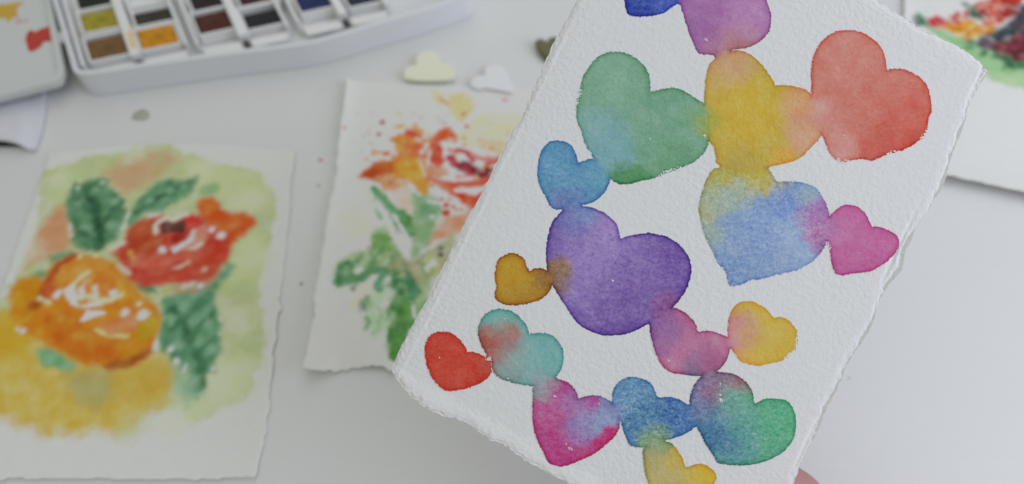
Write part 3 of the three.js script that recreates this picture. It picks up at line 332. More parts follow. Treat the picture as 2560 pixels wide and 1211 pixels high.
  A.P([21.1,73.7,28.4,73,34.9,76.8,40.2,81.2,45.3,85.6,54.7,85.7,52.3,92,42.1,93.3,30.8,88.3,23.8,82.5], '~#98550c', { ...wet, op: 0.85 }).P([56.4,76.3,61.3,74.1,64.3,77.8,63.5,83.6,57.4,85.7], '~#8f7614', { ...wet, op: 0.9 }).P([48.1,94.7,51.2,92.7,57.2,90.7,63.7,87.2,64.5,90.2,57,95,50.7,95.9], '~#7c3c0e', { ...wet, op: 0.95 }).P([48.8,64.9,54.4,68,54.8,74,51.4,72.5], '~#a0641c', { ...wet, op: 0.8 });
  A.P([39.6,79,45.7,76.9,53.3,74.7,57.2,76.3,56.3,80.8,51.3,82.9,45.3,82.9], '~#a8663a', { ...wet, soft: 0.7 });
  A.P([24.7,64,27.7,60.9,30.3,65.4,34.6,68.5,41.1,69.2,41.6,71,34.2,71.7,29.5,70.1,26.4,67.1], 'paper', { soft: 0.4, rough: 0.9 }).P([34.8,76.9,35.6,72.5,42.1,73,43.3,74.3,39.4,75.9,35.7,77.3], 'paper', { soft: 0.4, rough: 0.8 }).P([31.2,68.5,34.4,67.6,35.9,70.2,32.5,70.8], '~#a8762f', { ...wet, soft: 0.5, rough: 0.6 });
  A.L([27.9,61.5,29.9,58.8,32.2,56.7], 1.5, '~#b9a680', crisp).L([32.9,67.1,31.3,63.9,32.7,61], 2.0, 'paper', crisp).L([34.7,66.2,38.8,68.7,43.6,68.8,47.4,66.4], 2.0, '~#b5a27c', crisp).L([36.4,63.3,37.9,67.2], 1.9, 'paper', crisp).O([43.8,65.6], 1.7, 'paper', crisp).P([21.4,67,22.9,63.7,25.1,64.6,23.6,68.3], 'paper', crisp).L([16.8,67.6,21.4,69.6], 1.3, '~#b59a78', crisp).L([41.3,80.4,46.7,83.2,53.6,83.3], 1.1, '~#b09868', crisp).O([50.4,73.8], 1.5, 'paper', crisp).O([57.4,74.8], 2.3, 'paper', crisp).O([54.8,70.3], 1.1, '~#b5a68a', crisp).O([26.7,50,32.9,49.5], 0.9, '~#a8a078', crisp).O([12.7,80.2,14.9,80.7], 0.9, 'paper', crisp).P([63.9,85.9,65,84.1,65.9,88.6,64.9,89.6], 'paper', crisp).L([32.7,61.6,34.7,65.6], 1.6, '~#a3681f', { ...crisp, soft: 0.6 });
  A.O([26.4,15,17.1,17.6,86.4,77.1,70,62.6], 0.7, '~#a0a890', crisp).L([18.5,34.6,20.8,40.3], 1.1, '~#a9ad9c', crisp).O([70.5,88.5,73.5,92.9], 1.2, 'paper', { ...crisp, rough: 0.9 }).L([77.5,94.4,77.2,96.5], 1.2, 'paper', crisp).O([87.4,96.3,87.1,82.8], 0.8, '~#a3ab94', crisp);
  A.soak(3);
  placeSheet('rose_painting', 'watercolour of a red and a yellow rose on a green wash, on deckle edged paper', [-195.13,-188.05,-0.0105], A, {
    top: [0,0,29,-3.7,66.1,-4.2,103.7,0], right: [103.7,0,104.5,18.4,106,43,107.6,70.7,108.8,100.4,109.8,118.9,108.9,134.3], bottom: [4.5,133.8,37.5,133.9,77.3,134.7,108.9,134.3], left: [0,0,0.3,33.6,0.8,63.8,1.9,100.8,4.5,133.8],
    amp: [0.7, 1.1, 0.8, 0.6], seed: 41, thick: 0.65, deckle: 0.6, worn: 0.6,
  }, [
    ['painted_wash', [1.8,76.2,9.9,71.6,20.6,82.1,35.5,90.1,49.1,94.6,65.5,90.4,72.2,92.7,75.5,98.1,74,105.5,73,109.6,66.4,111.6,62.5,119.5,56.6,119.5,51.1,117.4,45.9,119.8,38.6,118.3,29.3,116.7,19.5,113.6,10.7,111,-0.1,83], 'ochre yellow wash'],
    ['painted_leaf', [14,22.2,15,15.2,20.2,16.2,22.8,12.8,27.9,13.2,30.7,18.2,34.4,21,38.6,26,40,34.2,38.7,42.1,34,46,27.6,46.9,22.6,43.2,19.2,35.3,15.3,28.5], 'broad dark green leaf'],
    ['painted_leaf', [41.2,34.2,43.1,23.9,48.3,15.5,55,13.4,60.1,15.2,65,11.8,64.7,19.3,61.6,22.7,57.7,26.2,53.8,29.2,47.3,30.9,43.4,36.2], 'narrow green leaf above the red rose'],
    ['painted_leaf', [62.7,68.6,70.6,65.1,76.6,62.7,82,65.2,83.7,72.4,87.3,78.2,87.1,83.9,89.2,88.4,86.9,92.8,88.4,97.4,84.9,98.4,86.1,102.5,83.4,106.8,78.8,104,78.5,98.7,72.4,93.2,67.2,88.8,65,82.6,64.8,75.7], 'long green leaf below the red rose'],
    ['painted_rose', [39.6,47.9,42,42.1,45,35.8,50.9,31.6,58.6,30,67.4,28.3,68.7,23.2,74.1,23.8,80.5,30.3,87.4,29.9,94.2,33.1,88.9,38.7,86.9,45.9,85.6,51,82,56.9,76.1,60.3,70.2,63.2,61.3,62.5,52.4,61.8,46.8,56.9,42.2,52.4], 'red rose'],
    ['painted_rose', [5.6,66.8,5.5,60.7,11.1,58.3,16.6,62.1,15.8,55.9,20,51.6,26,49.1,32.8,49.8,40.5,53.7,47.6,60,52.7,67.3,59.4,68.6,63.5,74.5,65.3,82.6,64.3,89.3,58.1,93.6,51.3,95.2,43.9,94.5,36.1,92.3,28.6,87.8,20.9,83.2,13.5,79.8,8.7,73.9], 'yellow rose'],
  ], (x, y) => 0.9 * Math.exp(-((103.5 + y * 0.04 - x) / 5)) * (0.6 + 0.4 * Math.sin(y * 0.09)) + 1.2 * Math.exp(-((135 - y) / 5)) + 0.5 * Math.exp(-y / 5));
}
// the middle sheet: a splashed red rose
{
  const A = new Sheet(104, 142);
  const wash = { soft: 1.5, rough: 2.0, edge: 0.05, mottle: 0.55, grow: 0.8 }, wet = { soft: 0.9, rough: 1.5, edge: 0.1, mottle: 0.55, grow: 0.5 }, line = { soft: 0.4, rough: 0.8, edge: 0, mottle: 0.3, grow: 0.2 };
  A.P([49.3,31.3,55.8,24.2,59.4,19,65.4,16.5,77.5,16.8,85.6,19.4,85.9,36.8,70.4,40,62.4,36.6,54.4,33.3], '~#bd9d84', { ...wash, soft: 1.5, op: 0.85 }).P([62.2,31.5,71.1,32.4,70.4,39.8,63.4,37], '~#b28c6c', { ...wash, op: 0.8 });
  A.P([39,4.6,42.4,6.5,46.4,11.3,44.2,11.2,40.9,9], '~#aa9872', wash).L([42.6,8.9,46.5,11.7], 0.8, '~#a4624e', line).P([46.8,7.3,52.6,5.6,56.6,9.9,55.6,16.8,51.4,20.2,48.1,14.9], '~#ac966c', wash);
  A.P([27.3,55.4,34.7,52.8,38.4,61.8,38.5,71.7,33.7,70.3,29,62.1], '~#b3968a', wash).P([44.1,82.2,48.7,72.5,55.8,67.9,64.9,64.8,63,72,56.4,76.7,48.3,79.1], '~#ad7860', { ...wash, soft: 1.2 }).P([7.8,73.2,12.8,65.1,19.9,75.2,15.6,81.2], '~#a3a38e', { ...wash, soft: 3, op: 0.6 });
  // stems and leaves
  A.P([36.2,58.5,42.1,60.5,48.4,65.9,45.2,72.6,43.3,82.2,38.5,88.1,38.1,72.8], '~#6c8662', wash).P([39.6,64,45.3,64.9,44,71.5,40.1,69.5], '~#56795a', { ...wash, op: 0.8 });
  A.P([27.5,68.8,32.4,67,36.9,72.9,38.1,79.5,35.6,79.6,30.4,74.4], '~#45703c', wet).L([19.5,57.7,23.2,61.2,26.6,65.6,31.4,70.4], 3.0, '~#4f7a54', line).L([20.8,64.1,24.2,70.6], 2.6, '~#6a8c6e', line).L([15.9,55.8,20.3,66.3], 1.8, '~#9aa892', line);
  A.P([21.6,78.4,26.6,75.5,34.2,88.4,39.3,93.4,46.4,98.1,44.6,109.6,38,109.4,33,103.5,28.3,95.4,23.7,94.7,20.6,99.2,14.1,100.3,11.4,102,9.8,97.7,10.8,93.5,14.7,88.9,21.5,86.3], '~#7d9069', wash).P([30.3,86.8,38.4,92.5,43.6,99.1,38.7,101.9,32.1,96.3], '~#847e60', { ...wash, op: 0.95 }).P([39,90.8,46,85,53.1,78.1,53.9,88.6,48.4,95.6,44.3,99], '~#858462', { ...wash, op: 0.9 }).P([44.9,88.9,48.8,91.3,47,95.6,43.8,94], '~#8b9658', { ...wash, op: 0.8 });
  A.P([21.8,80.1,27.1,79.1,29.4,86,25,87], '~#55793f', { ...wash, op: 0.9 }).P([10.1,100.4,10.4,93.1,14.3,91.3,16.5,94.3,14.7,97.4,18.5,99.3,13.5,101.6], '~#3d6846', { ...wet, soft: 0.9 }).L([15.3,98.7,19.7,98.2,23.1,94.8,28.5,95.6], 3.4, '~#48714e', { soft: 1, rough: 1.1 }).P([16.3,95,18.7,93.2,20.2,94.9,18,96.8], 'paper', line);
  A.P([31.2,97.8,36.8,98.3,42.6,102.4,40.7,107.5,34.5,104.5], '~#3f6c49', { ...wash, soft: 1.2 }).O([33.2,99.4,37,103.4,39.1,99.2], 1.6, '~#33603f', { soft: 1.2, rough: 1 }).P([31.4,109.2,34.8,106.6,40.4,109.7,41.6,115.2,38.7,121.5,36.2,130.7,34.2,126.2,32.7,117.1], '~#3f6b33', { ...wash, soft: 1 }).P([34.2,123.2,38,122.3,36.7,129.8,34.9,129.2], '~#3b6c1e', { ...wet, op: 0.9 }).P([38,109,43.1,109.6,45.1,107.2,42.7,112.8,40.1,115.3], '~#55803f', { ...wash, op: 0.8 });
  A.P([25.9,101.5,28.3,96.7,30.2,97.9,27.8,102.1,32.6,103.6,28.1,110.2,32.9,114.1,31.9,118.8,27.3,122,23.7,115.8,23.8,107.9], '~#8da286', wash).L([27.6,103.1,26,100.5,27.9,97.4], 2.4, '~#4b7658', line).P([27.4,111.9,32.1,102.8,31.9,106.2,29.3,112.3], 'paper', wet).P([28.1,99.8,30,97.3,31.3,100.5], 'paper', line).P([18.6,107.4,21.7,102.1,23.1,105.5,20.5,109,20.2,111.4,18.6,111.4], '~#a3ac92', wash).O([17.5,103.3,20.8,85], 0.55, '~#56706a', line).O([49.4,87,49,84.4], 0.7, '~#38484a', line);
  { const q = rng(57), P = pairs([24.6,83.6,28.1,87.8,24.7,90.5,20.3,91.5,31.7,92.8,36.5,95.1,39.7,97.5,35.7,101.8,39,105,34.3,109.1,36.9,113,36.1,118.5,36.1,124.6,41.5,93.3,43.4,89.8,27.4,81.7,30.1,85.1,14.8,95.1,27.6,102.1,25.6,109.4,27.2,115.7]);
    for (let i = 0; i < 70; i++) { const p = P[Math.floor(q() * P.length)], x = p[0] + (q() - 0.5) * 8, y = p[1] + (q() - 0.5) * 8, a = 1.2 + (q() - 0.5) * 1.6, l = 1.5 + 4 * q(); A.L([x, y, x + Math.cos(a) * l * 0.5, y + Math.sin(a) * l * 0.5, x + Math.cos(a + 0.5) * l, y + Math.sin(a + 0.5) * l], 0.5 + 1.3 * q(), ['~#527652', '~#3f6a46', '~#6f8a60', '~#355f3f'][i % 4], { soft: 0.9, rough: 0.9, mottle: 0.3, edge: 0, op: 0.6 }); } }
  A.L([21.5,64.1,26.4,72.2,31.2,81.6,36.7,88.2], 1.7, 'paper', line).L([28.9,69.7,33.7,77.3,37.2,82.7], 1.3, '~#b0b8a4', line).L([34.4,55.1,38.2,59.5], 1.4, '~#b9bca8', line).O([44.4,70.2], 0.8, 'paper', line).L([42.3,62.8,47.5,63.7], 0.8, '~#a8b4a4', line).O([45.5,91.9,46.9,91,44.5,93.6], 1.3, 'paper', { soft: 0.5, rough: 1.2 }).L([40.8,109.7,41.7,113.6], 1.3, '~#b3b8a6', line).P([17.9,79.4,20.3,77.5,21.7,83.7,20.4,86.3,18.7,85.5], 'paper', { ...line, op: 0.8 });
  // blossom
  A.P([13.2,51.2,19.3,44.5,25.8,42.5,27.2,37.6,23.8,31.6,29.3,29.9,33.8,32.5,36.5,39.7,41,46.7,41.5,52.6,40.2,58.6,37.5,57.3,35.5,51.8,28.8,52.1,24.6,56.6,21.3,53.3], '~#a8621f', wet).P([13.4,51.2,19.3,44.5,24.6,44.7,24.7,53.7,19.3,52.2], '~#8f4012', { ...wash, op: 0.95 }).P([28,44.8,35.5,42.2,40.4,50.3,40.1,58.1,36.8,55,31.6,50.6], '~#a87622', { ...wash, op: 0.95 }).P([20.2,52.4,25.8,50.8,29.7,55.3,24.7,58], '~#ad7854', { ...wash, op: 0.9 }).P([25.5,31.5,32.5,31.3,35.2,38.6,28.5,40], '~#a5692c', { ...wash, op: 0.8 });
  A.P([27.6,29.7,29.9,26.1,35.2,26.8,36.6,30.9,31.3,29.6], '~#a04a24', wet).L([24.6,25.3,27.9,24.4], 1.6, '~#ab8850', line).L([32.6,24.8,36.3,27.7], 1.8, '~#ab7c46', line).P([40.6,31.6,43.9,26.3,48,24.9,50.6,29.7,46.4,31.8], '~#a2502e', { ...wet, soft: 0.9 }).P([32.7,35.2,35.6,32.9,38.4,37.2,36.3,40.2], '~#a5583a', wet).L([16.7,39.5,20,38.6], 1.2, '~#b08468', line).O([22.7,39.2], 1.2, '~#a86a4a', line);
  A.P([37.3,32.4,40.9,31,41.5,42,43.2,49.2,39.8,45.8], '~#ab6a52', { ...wash, soft: 1 }).P([41.3,36.2,42.4,31.9,45.7,35.5,47,41.8,44.8,45.7,41.9,42.2], '~#9a2a15', wet).P([41.5,45.5,49.9,47.4,47.9,51.4,44,50.4], '~#ac7058', { ...wet, soft: 1 });
  A.P([44.7,33.1,48.3,30.8,52.8,32.6,51.1,35.8,47.1,38.4], 'paper', line).L([47.1,38.2,48.5,44.1,51,48.5], 2.2, 'paper', line).L([53.5,34.8,60.4,36,67.4,38.9], 2.6, 'paper', line).L([70.5,41.9,62.8,43.8], 1.5, 'paper', line).L([47.4,51,51.7,49.9,61.9,52.3], 1.4, 'paper', line).P([47.6,61.5,52.6,63,58.5,66.1,55.8,68.1,51.1,67.1,47.6,64.8], 'paper', wet).L([37.1,38.5,39.1,33.5], 1.2, 'paper', line).L([40.5,38.4,40.4,44.4], 0.9, 'paper', line).L([36.5,42.1,39.7,50.3], 0.9, '#d9b494', line).L([43.6,56.5,48.8,61.4], 1.2, 'paper', line);
  A.L([52.1,36.5,56.6,37.6,59,41.6], 2.0, '~#92323a', line).L([49.5,40.5,51.2,43.4,53.6,44.9], 3.2, '~#8a2a34', line).P([53,44.2,56.9,42.4,61.2,46,59.5,48.7,54.4,47.2], '~#6c1c26', wet).P([61.9,47.2,64.8,44.5,67.4,46.4,64.4,51.1,61.7,50.5], '~#6a1e27', wet).L([53.4,50.1,56.7,51.1], 1.5, '~#a45c56', line).L([58.6,38.7,62.7,41,70.4,40], 1.9, '~#b06458', line).L([65.2,43.5,71.4,40.9], 1.9, '~#983838', line).L([48.7,36.3,51.8,38], 1.2, '~#a8584c', line).L([57.3,48.8,61.8,50.9], 1.2, '~#a04a48', line);
  A.P([44.6,53.8,50,52.7,56.2,57.8,61.4,61,61.7,66,56.4,62.5,51.3,58.2], '~#9f3818', wet).L([51.9,53.4,57.7,53.8,65.2,52.2,71.8,49], 3.2, '~#a64836', line).L([41,51.4,44.7,53,48.8,56.3], 2.0, '~#ad644c', line).P([60.5,61,69.1,53,78.5,51.3,76,61.6,64.2,67.6], '~#a24430', wet).L([53.1,57,59.8,57.7,65.4,55.2], 1.6, 'paper', line).L([48,51.8,52.8,51.9,59.4,51], 1.1, 'paper', line);
  A.O([49.4,64.2], 1.1, '~#9e442e', line).O([49.7,68.1], 1.5, '~#8d2e16', line).O([52.4,64.7,54,66.4,47.6,61.5,50.5,61.6,55.7,66.2,43,54.8], 0.6, '~#a8563e', line);
  { const q = rng(91), [cx, cy] = [45.2,41.8]; for (let i = 0; i < 100; i++) { const a = q() * 6.283, d = 5 + q() * 27, r = 0.14 + 0.55 * q() ** 3; A.O([cx + Math.cos(a) * d * 1.1, cy + Math.sin(a) * d * 0.7 - 6], r, ['~#a0583a', '~#96414c', '~#b07a4a', '~#a8483a'][i % 4], line); } }
  // splashes
  A.O([18.6,22.4], 0.95, '#a0506a').O([19.1,23.8], 0.6, '#8d3a52').O([3.3,27.4], 0.8, '#bd6058').O([17.8,29.4], 0.9, '#96415a').O([7.4,18.7,13.2,17.8,12.9,28.9,11.6,39,31.5,17.3,42.3,19.1,17.5,103.5], 0.38, '#a58c88').O([45.5,22.1], 0.6, '#bb625c').O([71.6,8.2,70.6,8.5], 0.7, '#c06a66').O([22.3,39.3,21.4,39.6], 0.85, '#c07150').L([16.7,40,19.2,38.8], 1, '#c48a72').O([25.7,18.3,24.7,17.1], 0.7, '#c7b28a').O([26.1,24.9], 1.0, '#c69f68').O([21,85.1], 0.5, '#4f7060').O([49.6,87,48.9,84.5], 0.5, '#4a5f5c').O([27,42.7,25.2,40.8], 0.8, '#c07c4a');
  A.soak(2);
  placeSheet('splash_rose_painting', 'watercolour of a splashed red rose with green stems, half hidden behind the heart card', [-73.88,-228.08,0.0349], A, {
    top: [0,0,23.7,-0.1,45.5,0.1,68.6,-0.3,111.4,-0.8], right: [101, 0, 101.5, 60, 103, 134], bottom: [5,137,10.3,136.3,17.1,134,24.7,132.2,29.2,133.3,36.2,131.8,52.6,130,85.6,127.4], left: [0,0,0.8,12.7,1.4,28.3,3.1,47.2,2.7,63.1,2.8,76.4,3.3,89.1,3.2,102.9,4.9,114.4,4.9,125.6,5,137],
    amp: [0.6, 0.5, 1.5, 0.9], seed: 77, thick: 0.7, deckle: 0.5, worn: 0.7,
  }, [
    ['painted_petal', [12.8,51.1,16.8,47,19.6,43.6,24.9,42.8,25.5,36.7,24.2,32,26.9,30.1,30.3,31.1,32.7,35.1,34.4,40.4,39.3,46.9,41,51,40.2,56.6,38.3,58.8,35.7,53.8,29.3,53.7,25.4,56.4,21.9,54,18.4,51.3], 'orange petal'],
    ['painted_rose', [40.4,37.5,42.9,32,53.6,35.7,66.9,40.7,78,50.8,71.9,57.4,61.9,66.4,55.6,64.2,46.5,55.7,41.2,50.1], 'crimson rose blossom'],
    ['painted_leaf', [19.2,86.9,22.1,79.8,27.4,73.7,31.1,67.3,35.9,73.4,40.5,90.7,47.9,89.9,51.3,94.9,48.9,101.5,45.5,107.1,41.1,120.7,35.9,131.1,33.3,125,31.8,108.6,29.4,96.7,23.9,94.1,19.7,99.5,13.1,101.9,9.9,98.5,10.8,92.9,15.1,88], 'green stems and leaves'],
  ], (x, y) => 2.6 * Math.exp(-Math.max(0, x - 1 - y * 0.034) / 3.2) * (0.75 + 0.25 * Math.sin(y * 0.05 + 1)) + 1.8 * Math.exp(-((134 - y) / 4)) * (0.6 + 0.4 * Math.sin(x * 0.25)) + 0.3);
}
// the right sheet: a mixed bouquet
{
  const A = new Sheet(105, 148), wash = { soft: 1.8, rough: 2, edge: 0.05, mottle: 0.25 }, wet = { soft: 0.9, rough: 1.1, edge: 0.1, mottle: 0.3 };
  A.P([10.7,58.2,17.2,57.7,25,60.5,32.1,60.5,39,62.7,45.9,65.9,54.4,66.4,66.5,65,72.2,78.1,65,87.4,52.5,85.3,45.1,85,36.7,82.6,31.8,76.1,24.9,69.9,14.3,62.5], '#86a87c', wash).P([36.8,78.6,45.4,78.6,55.5,78.1,58.6,83.1,45.1,84.1], '#9fb486', { ...wash, op: 0.7 }).P([25.7,62.4,28.6,59.5,33.1,61.3,32,65.8,27.8,64.4], '#6f9c74', wash);
  A.P([38.6,63.8,45.8,66.9,53.4,65.7,63.1,63.9,62.7,71.1,53.1,73.4,46.2,74.4,42.3,69.2], '#3a6845', { ...wash, op: 0.95 }).P([45.4,69.6,47.8,69.4,48.7,72.7,46.2,73.4], '#28523a', wet);
  A.P([6.1,49.2,8.5,49.2,10.3,52.9,11.6,57.2,8.6,57.5,6.2,55.5], '#3f7450', wash).L([8.8,50.1,10.2,44.1,11.4,41.2], 2.4, '#b7c2b4', { soft: 1.2 });
  A.P([33.5,57.2,37.5,55.5,40.4,59.2,38.3,63,34.7,66.3,32.9,62.4], '#4c4a56', wash).P([38.9,54.6,40.8,51.1,44.5,47.3,48.6,41.8,51.7,36.5,52.3,30.7,58.3,26.7,65.5,26.9,64.7,39.3,54.5,45.5,50,50.6,46.3,54.8,42.7,58,39.7,57], '#363f45', wash).P([44.4,49.5,48.8,45.5,50.1,48.9,46.4,53.2], '#4c5a62', { ...wash, op: 0.8 });
  A.P([38,62.5,41.3,58.4,46.3,55.9,49.2,52.4,54.5,43.9,62.6,44.2,63.3,60.8,53.4,67.3,48.5,67.9,43.8,65.2,40.3,65.2], '#6a2a32', wash).P([49.2,52.9,52.8,49.7,53.4,53.3,50.5,55.2], '#854a52', wash).P([35.5,62.1,38.4,59.7,40.5,60.2,38.3,64], '#643846', wash);
  A.P([17.5,55.7,20.8,51.5,25.1,49.7,30.6,46.4,33.7,48.3,39.5,48.3,41.7,51.4,37.9,54.6,33.2,57.1,30.3,59.6,25.7,59.9,21.5,57.9], '#c08c24', wet).P([33,50.7,35.9,49.3,37.2,51.6,35.7,55.2,33.2,54.9], '#cdb68e', wash).P([27.9,57,31.4,56.5,30.3,59.5,26.1,59.6], '#bfa868', wash).L([20.1,54.4,25,56.2,28.6,54.6], 2.4, '#b5841f', { soft: 1.4 });
  A.P([10.7,52.9,13.6,49.8,15,47.7,16.5,49.5,18.4,50,17.5,54.6,14.3,57,11.4,57], '#b23a34', wet).P([18.6,49.4,21.5,47.9,25.2,45.9,28.5,41.6,29.6,40.1,29.2,44.7,26.9,47.5,23.3,48.7,19.3,51.9], '#c39a92', wash).P([20.7,47.3,23.7,45.2,25.6,46,22.2,47.7], '#a84a48', wet).O([24.4,49.4], 1.4, '#b5693a').L([28.5,41.6,28.2,46.1], 2, '#b35a56', { soft: 1 });
  A.P([32.2,35.5,35.2,32.9,39.3,30,45.7,24.7,53.1,20.8,54.7,25.5,50.7,35.1,48.7,40.1,43.2,43.5,39.6,44,35.3,41.4,32.5,38.8], '#a83220', wet).P([33.7,35.6,37,33.5,38.8,35.2,35.4,38.6], '#c78f84', wash).P([40.7,36.9,44.3,31.1,45.1,34.5,42.6,40.5,39.8,42.4], '#c49484', wash).P([35.8,45,43.2,43.2,45.3,44.5,39.5,47.4], '#bf6330', wet).P([45.4,31.6,50.3,26.8,50.8,32.3,47.1,35.6], '#8a2a1c', wash).L([36.3,32,41,32.9,42,36.5], 1.6, '#c9a094', { soft: 0.9 }).L([38.9,43.2,44,40.7], 1.3, '#d0a08c', { soft: 0.8 });
  A.P([26.3,35.2,28.9,35.8,31.1,37.4,32.7,39.4,30.3,39.5,27.1,37.1], '#3f6e4e', wash).P([29.1,40.3,32.5,38.2,35.3,41.8,35.3,44.1,31.7,45.2,29.5,43.6], '#374a3c', wash).O([31.4,58.1,30,58.5], 0.9, '#8a8a48', { soft: 0.8 });
  { const q = rng(23), dab = (n, f, spread, cols, op) => { const P = pairs(f); for (let i = 0; i < n; i++) { const p = P[Math.floor(q() * P.length)], x = p[0] + (q() - 0.5) * spread, y = p[1] + (q() - 0.5) * spread, a = q() * 3.14, l = 1 + q() * 2.4; A.L([x, y, x + Math.cos(a) * l, y + Math.sin(a) * l], 0.8 + 1.6 * q(), cols[Math.floor(q() * cols.length)], { soft: 0.8, rough: 1, mottle: 0.3, op }); } };
    dab(34, [41.4,52.5,46.6,46.2,51.2,38.8,53.6,34.3,46.4,52.1,52,44.6], 9, ['#2c353b', '#3a4650', '#2a2c36', '#55383f', '#33523f'], 0.85);
    dab(26, [40.8,62.2,44.3,61.2,48.9,59.8,52.6,54.6,51.2,63.3,54.9,58.1], 9, ['#5c2029', '#7a3640', '#48242e', '#87505a'], 0.8);
    dab(26, [36.2,36,39.9,33.2,43.4,35.5,46.2,38.1,39.6,42.2,48,30.9], 9, ['#a02a1a', '#b4462c', '#c7948a', '#8c2418', '#b8602c'], 0.8);
    dab(18, [21.5,54.6,26.9,51.9,32.2,53.1,36.5,50.7,28.6,56.2], 7, ['#c08a1e', '#c9a24a', '#b0761e', '#cdb98a'], 0.8);
    dab(22, [30.6,40.9,33.1,43.5,7.8,53.7,10,56.3,42.3,67.9,47.4,71.5,51.9,70.2,32,62.7,37.2,65.8], 7, ['#2e5a3c', '#24482f', '#456f4c'], 0.8);
    dab(12, [23.3,47.5,27,44.8,16.1,52.9,21.5,50.2], 6, ['#b04a44', '#c48a80', '#a33a38'], 0.8); }
  A.soak(3);
  placeSheet('bouquet_painting', 'watercolour bouquet of red, yellow and burgundy blooms on the sheet in the upper right corner', [201.57,-320.20,0.2833], A, {
    top: [0, 0, 50, 0.6, 104, 0], right: [104, 0, 104.5, 70, 104, 148], bottom: [-2.9,148.1,16.2,148,29.1,148,40,148.1,49.2,148,70.5,148.4,88.9,148.7], left: [0, 0, -0.4, 60, 0.2, 110, 0, 148],
    amp: [0.4, 0.4, 0.9, 0.6], seed: 19, thick: 0.4, deckle: 0.5, worn: 0.6,
  }, [
    ['painted_flower', [10.7,52.9,13.6,49.8,15,47.7,16.5,49.5,18.4,50,17.5,54.6,14.3,57,11.4,57], 'small red bloom'],
    ['painted_flower', [17.5,55.7,20.8,51.5,25.1,49.7,30.6,46.4,33.7,48.3,39.5,48.3,41.7,51.4,37.9,54.6,33.2,57.1,30.3,59.6,25.7,59.9,21.5,57.9], 'yellow bloom'],
    ['painted_flower', [32.2,35.5,35.2,32.9,39.3,30,45.7,24.7,53.1,20.8,54.7,25.5,50.7,35.1,48.7,40.1,43.2,43.5,39.6,44,35.3,41.4,32.5,38.8], 'large red bloom'],
    ['painted_flower', [38,62.5,41.3,58.4,46.3,55.9,49.2,52.4,54.5,43.9,62.6,44.2,63.3,60.8,53.4,67.3,48.5,67.9,43.8,65.2,40.3,65.2], 'burgundy bloom'],
  ], (x, y) => 5.5 * Math.exp(-((149 - y) / 13)) + 0.8 * Math.exp(-Math.max(0, x) / 4) + 0.3);
}

// ---------------------------------------------------------------- the paint box, its lid and its pans
const whitePlastic = phys({ color: new THREE.Color(0.78, 0.79, 0.81), roughness: 0.38, specularIntensity: 0.7 });
const clearPlastic = phys({ color: new THREE.Color(0.86, 0.86, 0.85), roughness: 0.3, specularIntensity: 0.8 });
const lidPlastic = phys({ color: new THREE.Color(0.66, 0.68, 0.66), roughness: 0.5, specularIntensity: 0.5 });
const BU = [Math.cos(0.30), -Math.sin(0.30)], BV = ((a, b, c, d) => { const l = Math.hypot(a - c, b - d); return [(a - c) / l, (b - d) / l]; })(...[-210.1,-265.5,-186.5,-219.8]);                 // along the box's front, and away from it
function boxAffine(g) { return g.applyMatrix4(new THREE.Matrix4().set(BU[0], 0, -BV[0], 0, 0, 1, 0, 0, BU[1], 0, -BV[1], 0, 0, 0, 0, 1)); }   // own x along the front, own -z away from it
function block(w, h, d, x, y, z, r = 0.4) { return new RoundedBoxGeometry(w * S, h * S, d * S, 2, Math.min(r, w / 2.1, h / 2.1, d / 2.1) * S).translate(x * S, y * S, z * S); }
function ring(outer, inset, h0, h1, bevel) {
  if (THREE.ShapeUtils.area(outer.map(([x, y]) => ({ x, y }))) > 0) outer = outer.slice().reverse();
  const n = outer.length, inner = outer.map((p, i) => { const a = outer[(i + n - 1) % n], b = outer[(i + 1) % n]; let tx = b[0] - a[0], ty = b[1] - a[1]; const l = Math.hypot(tx, ty) || 1; return [p[0] + ty / l * inset, p[1] - tx / l * inset]; });
  const sh = new THREE.Shape(outer.map(([x, y]) => new THREE.Vector2(x * S, y * S))); sh.holes.push(new THREE.Path(inner.map(([x, y]) => new THREE.Vector2(x * S, y * S))));
  const wall = new THREE.ExtrudeGeometry(sh, { depth: (h1 - h0) * S, bevelEnabled: true, bevelSize: bevel * S, bevelThickness: bevel * S, bevelSegments: 3 });
  const fl = new THREE.ExtrudeGeometry(new THREE.Shape(inner.map(([x, y]) => new THREE.Vector2(x * S, y * S))), { depth: 1.4 * S, bevelEnabled: false });
  const up = (g, y) => g.rotateX(Math.PI / 2).translate(0, y * S, 0);
  return { wall: up(wall, h1), floor: up(fl, h0 + 1.8), inner };
}
const smoothOpen = (f, n) => { const c = new THREE.CatmullRomCurve3(pairs(f).map(([x, y]) => new THREE.Vector3(x, y, 0)), false, 'centripetal'); return c.getPoints(n).map((p) => [p.x, p.y]); };
const boxGroup = thing('paint_box');
tag(boxGroup, 'open white plastic watercolour box with bulging front and its lid folded out', 'paint box');
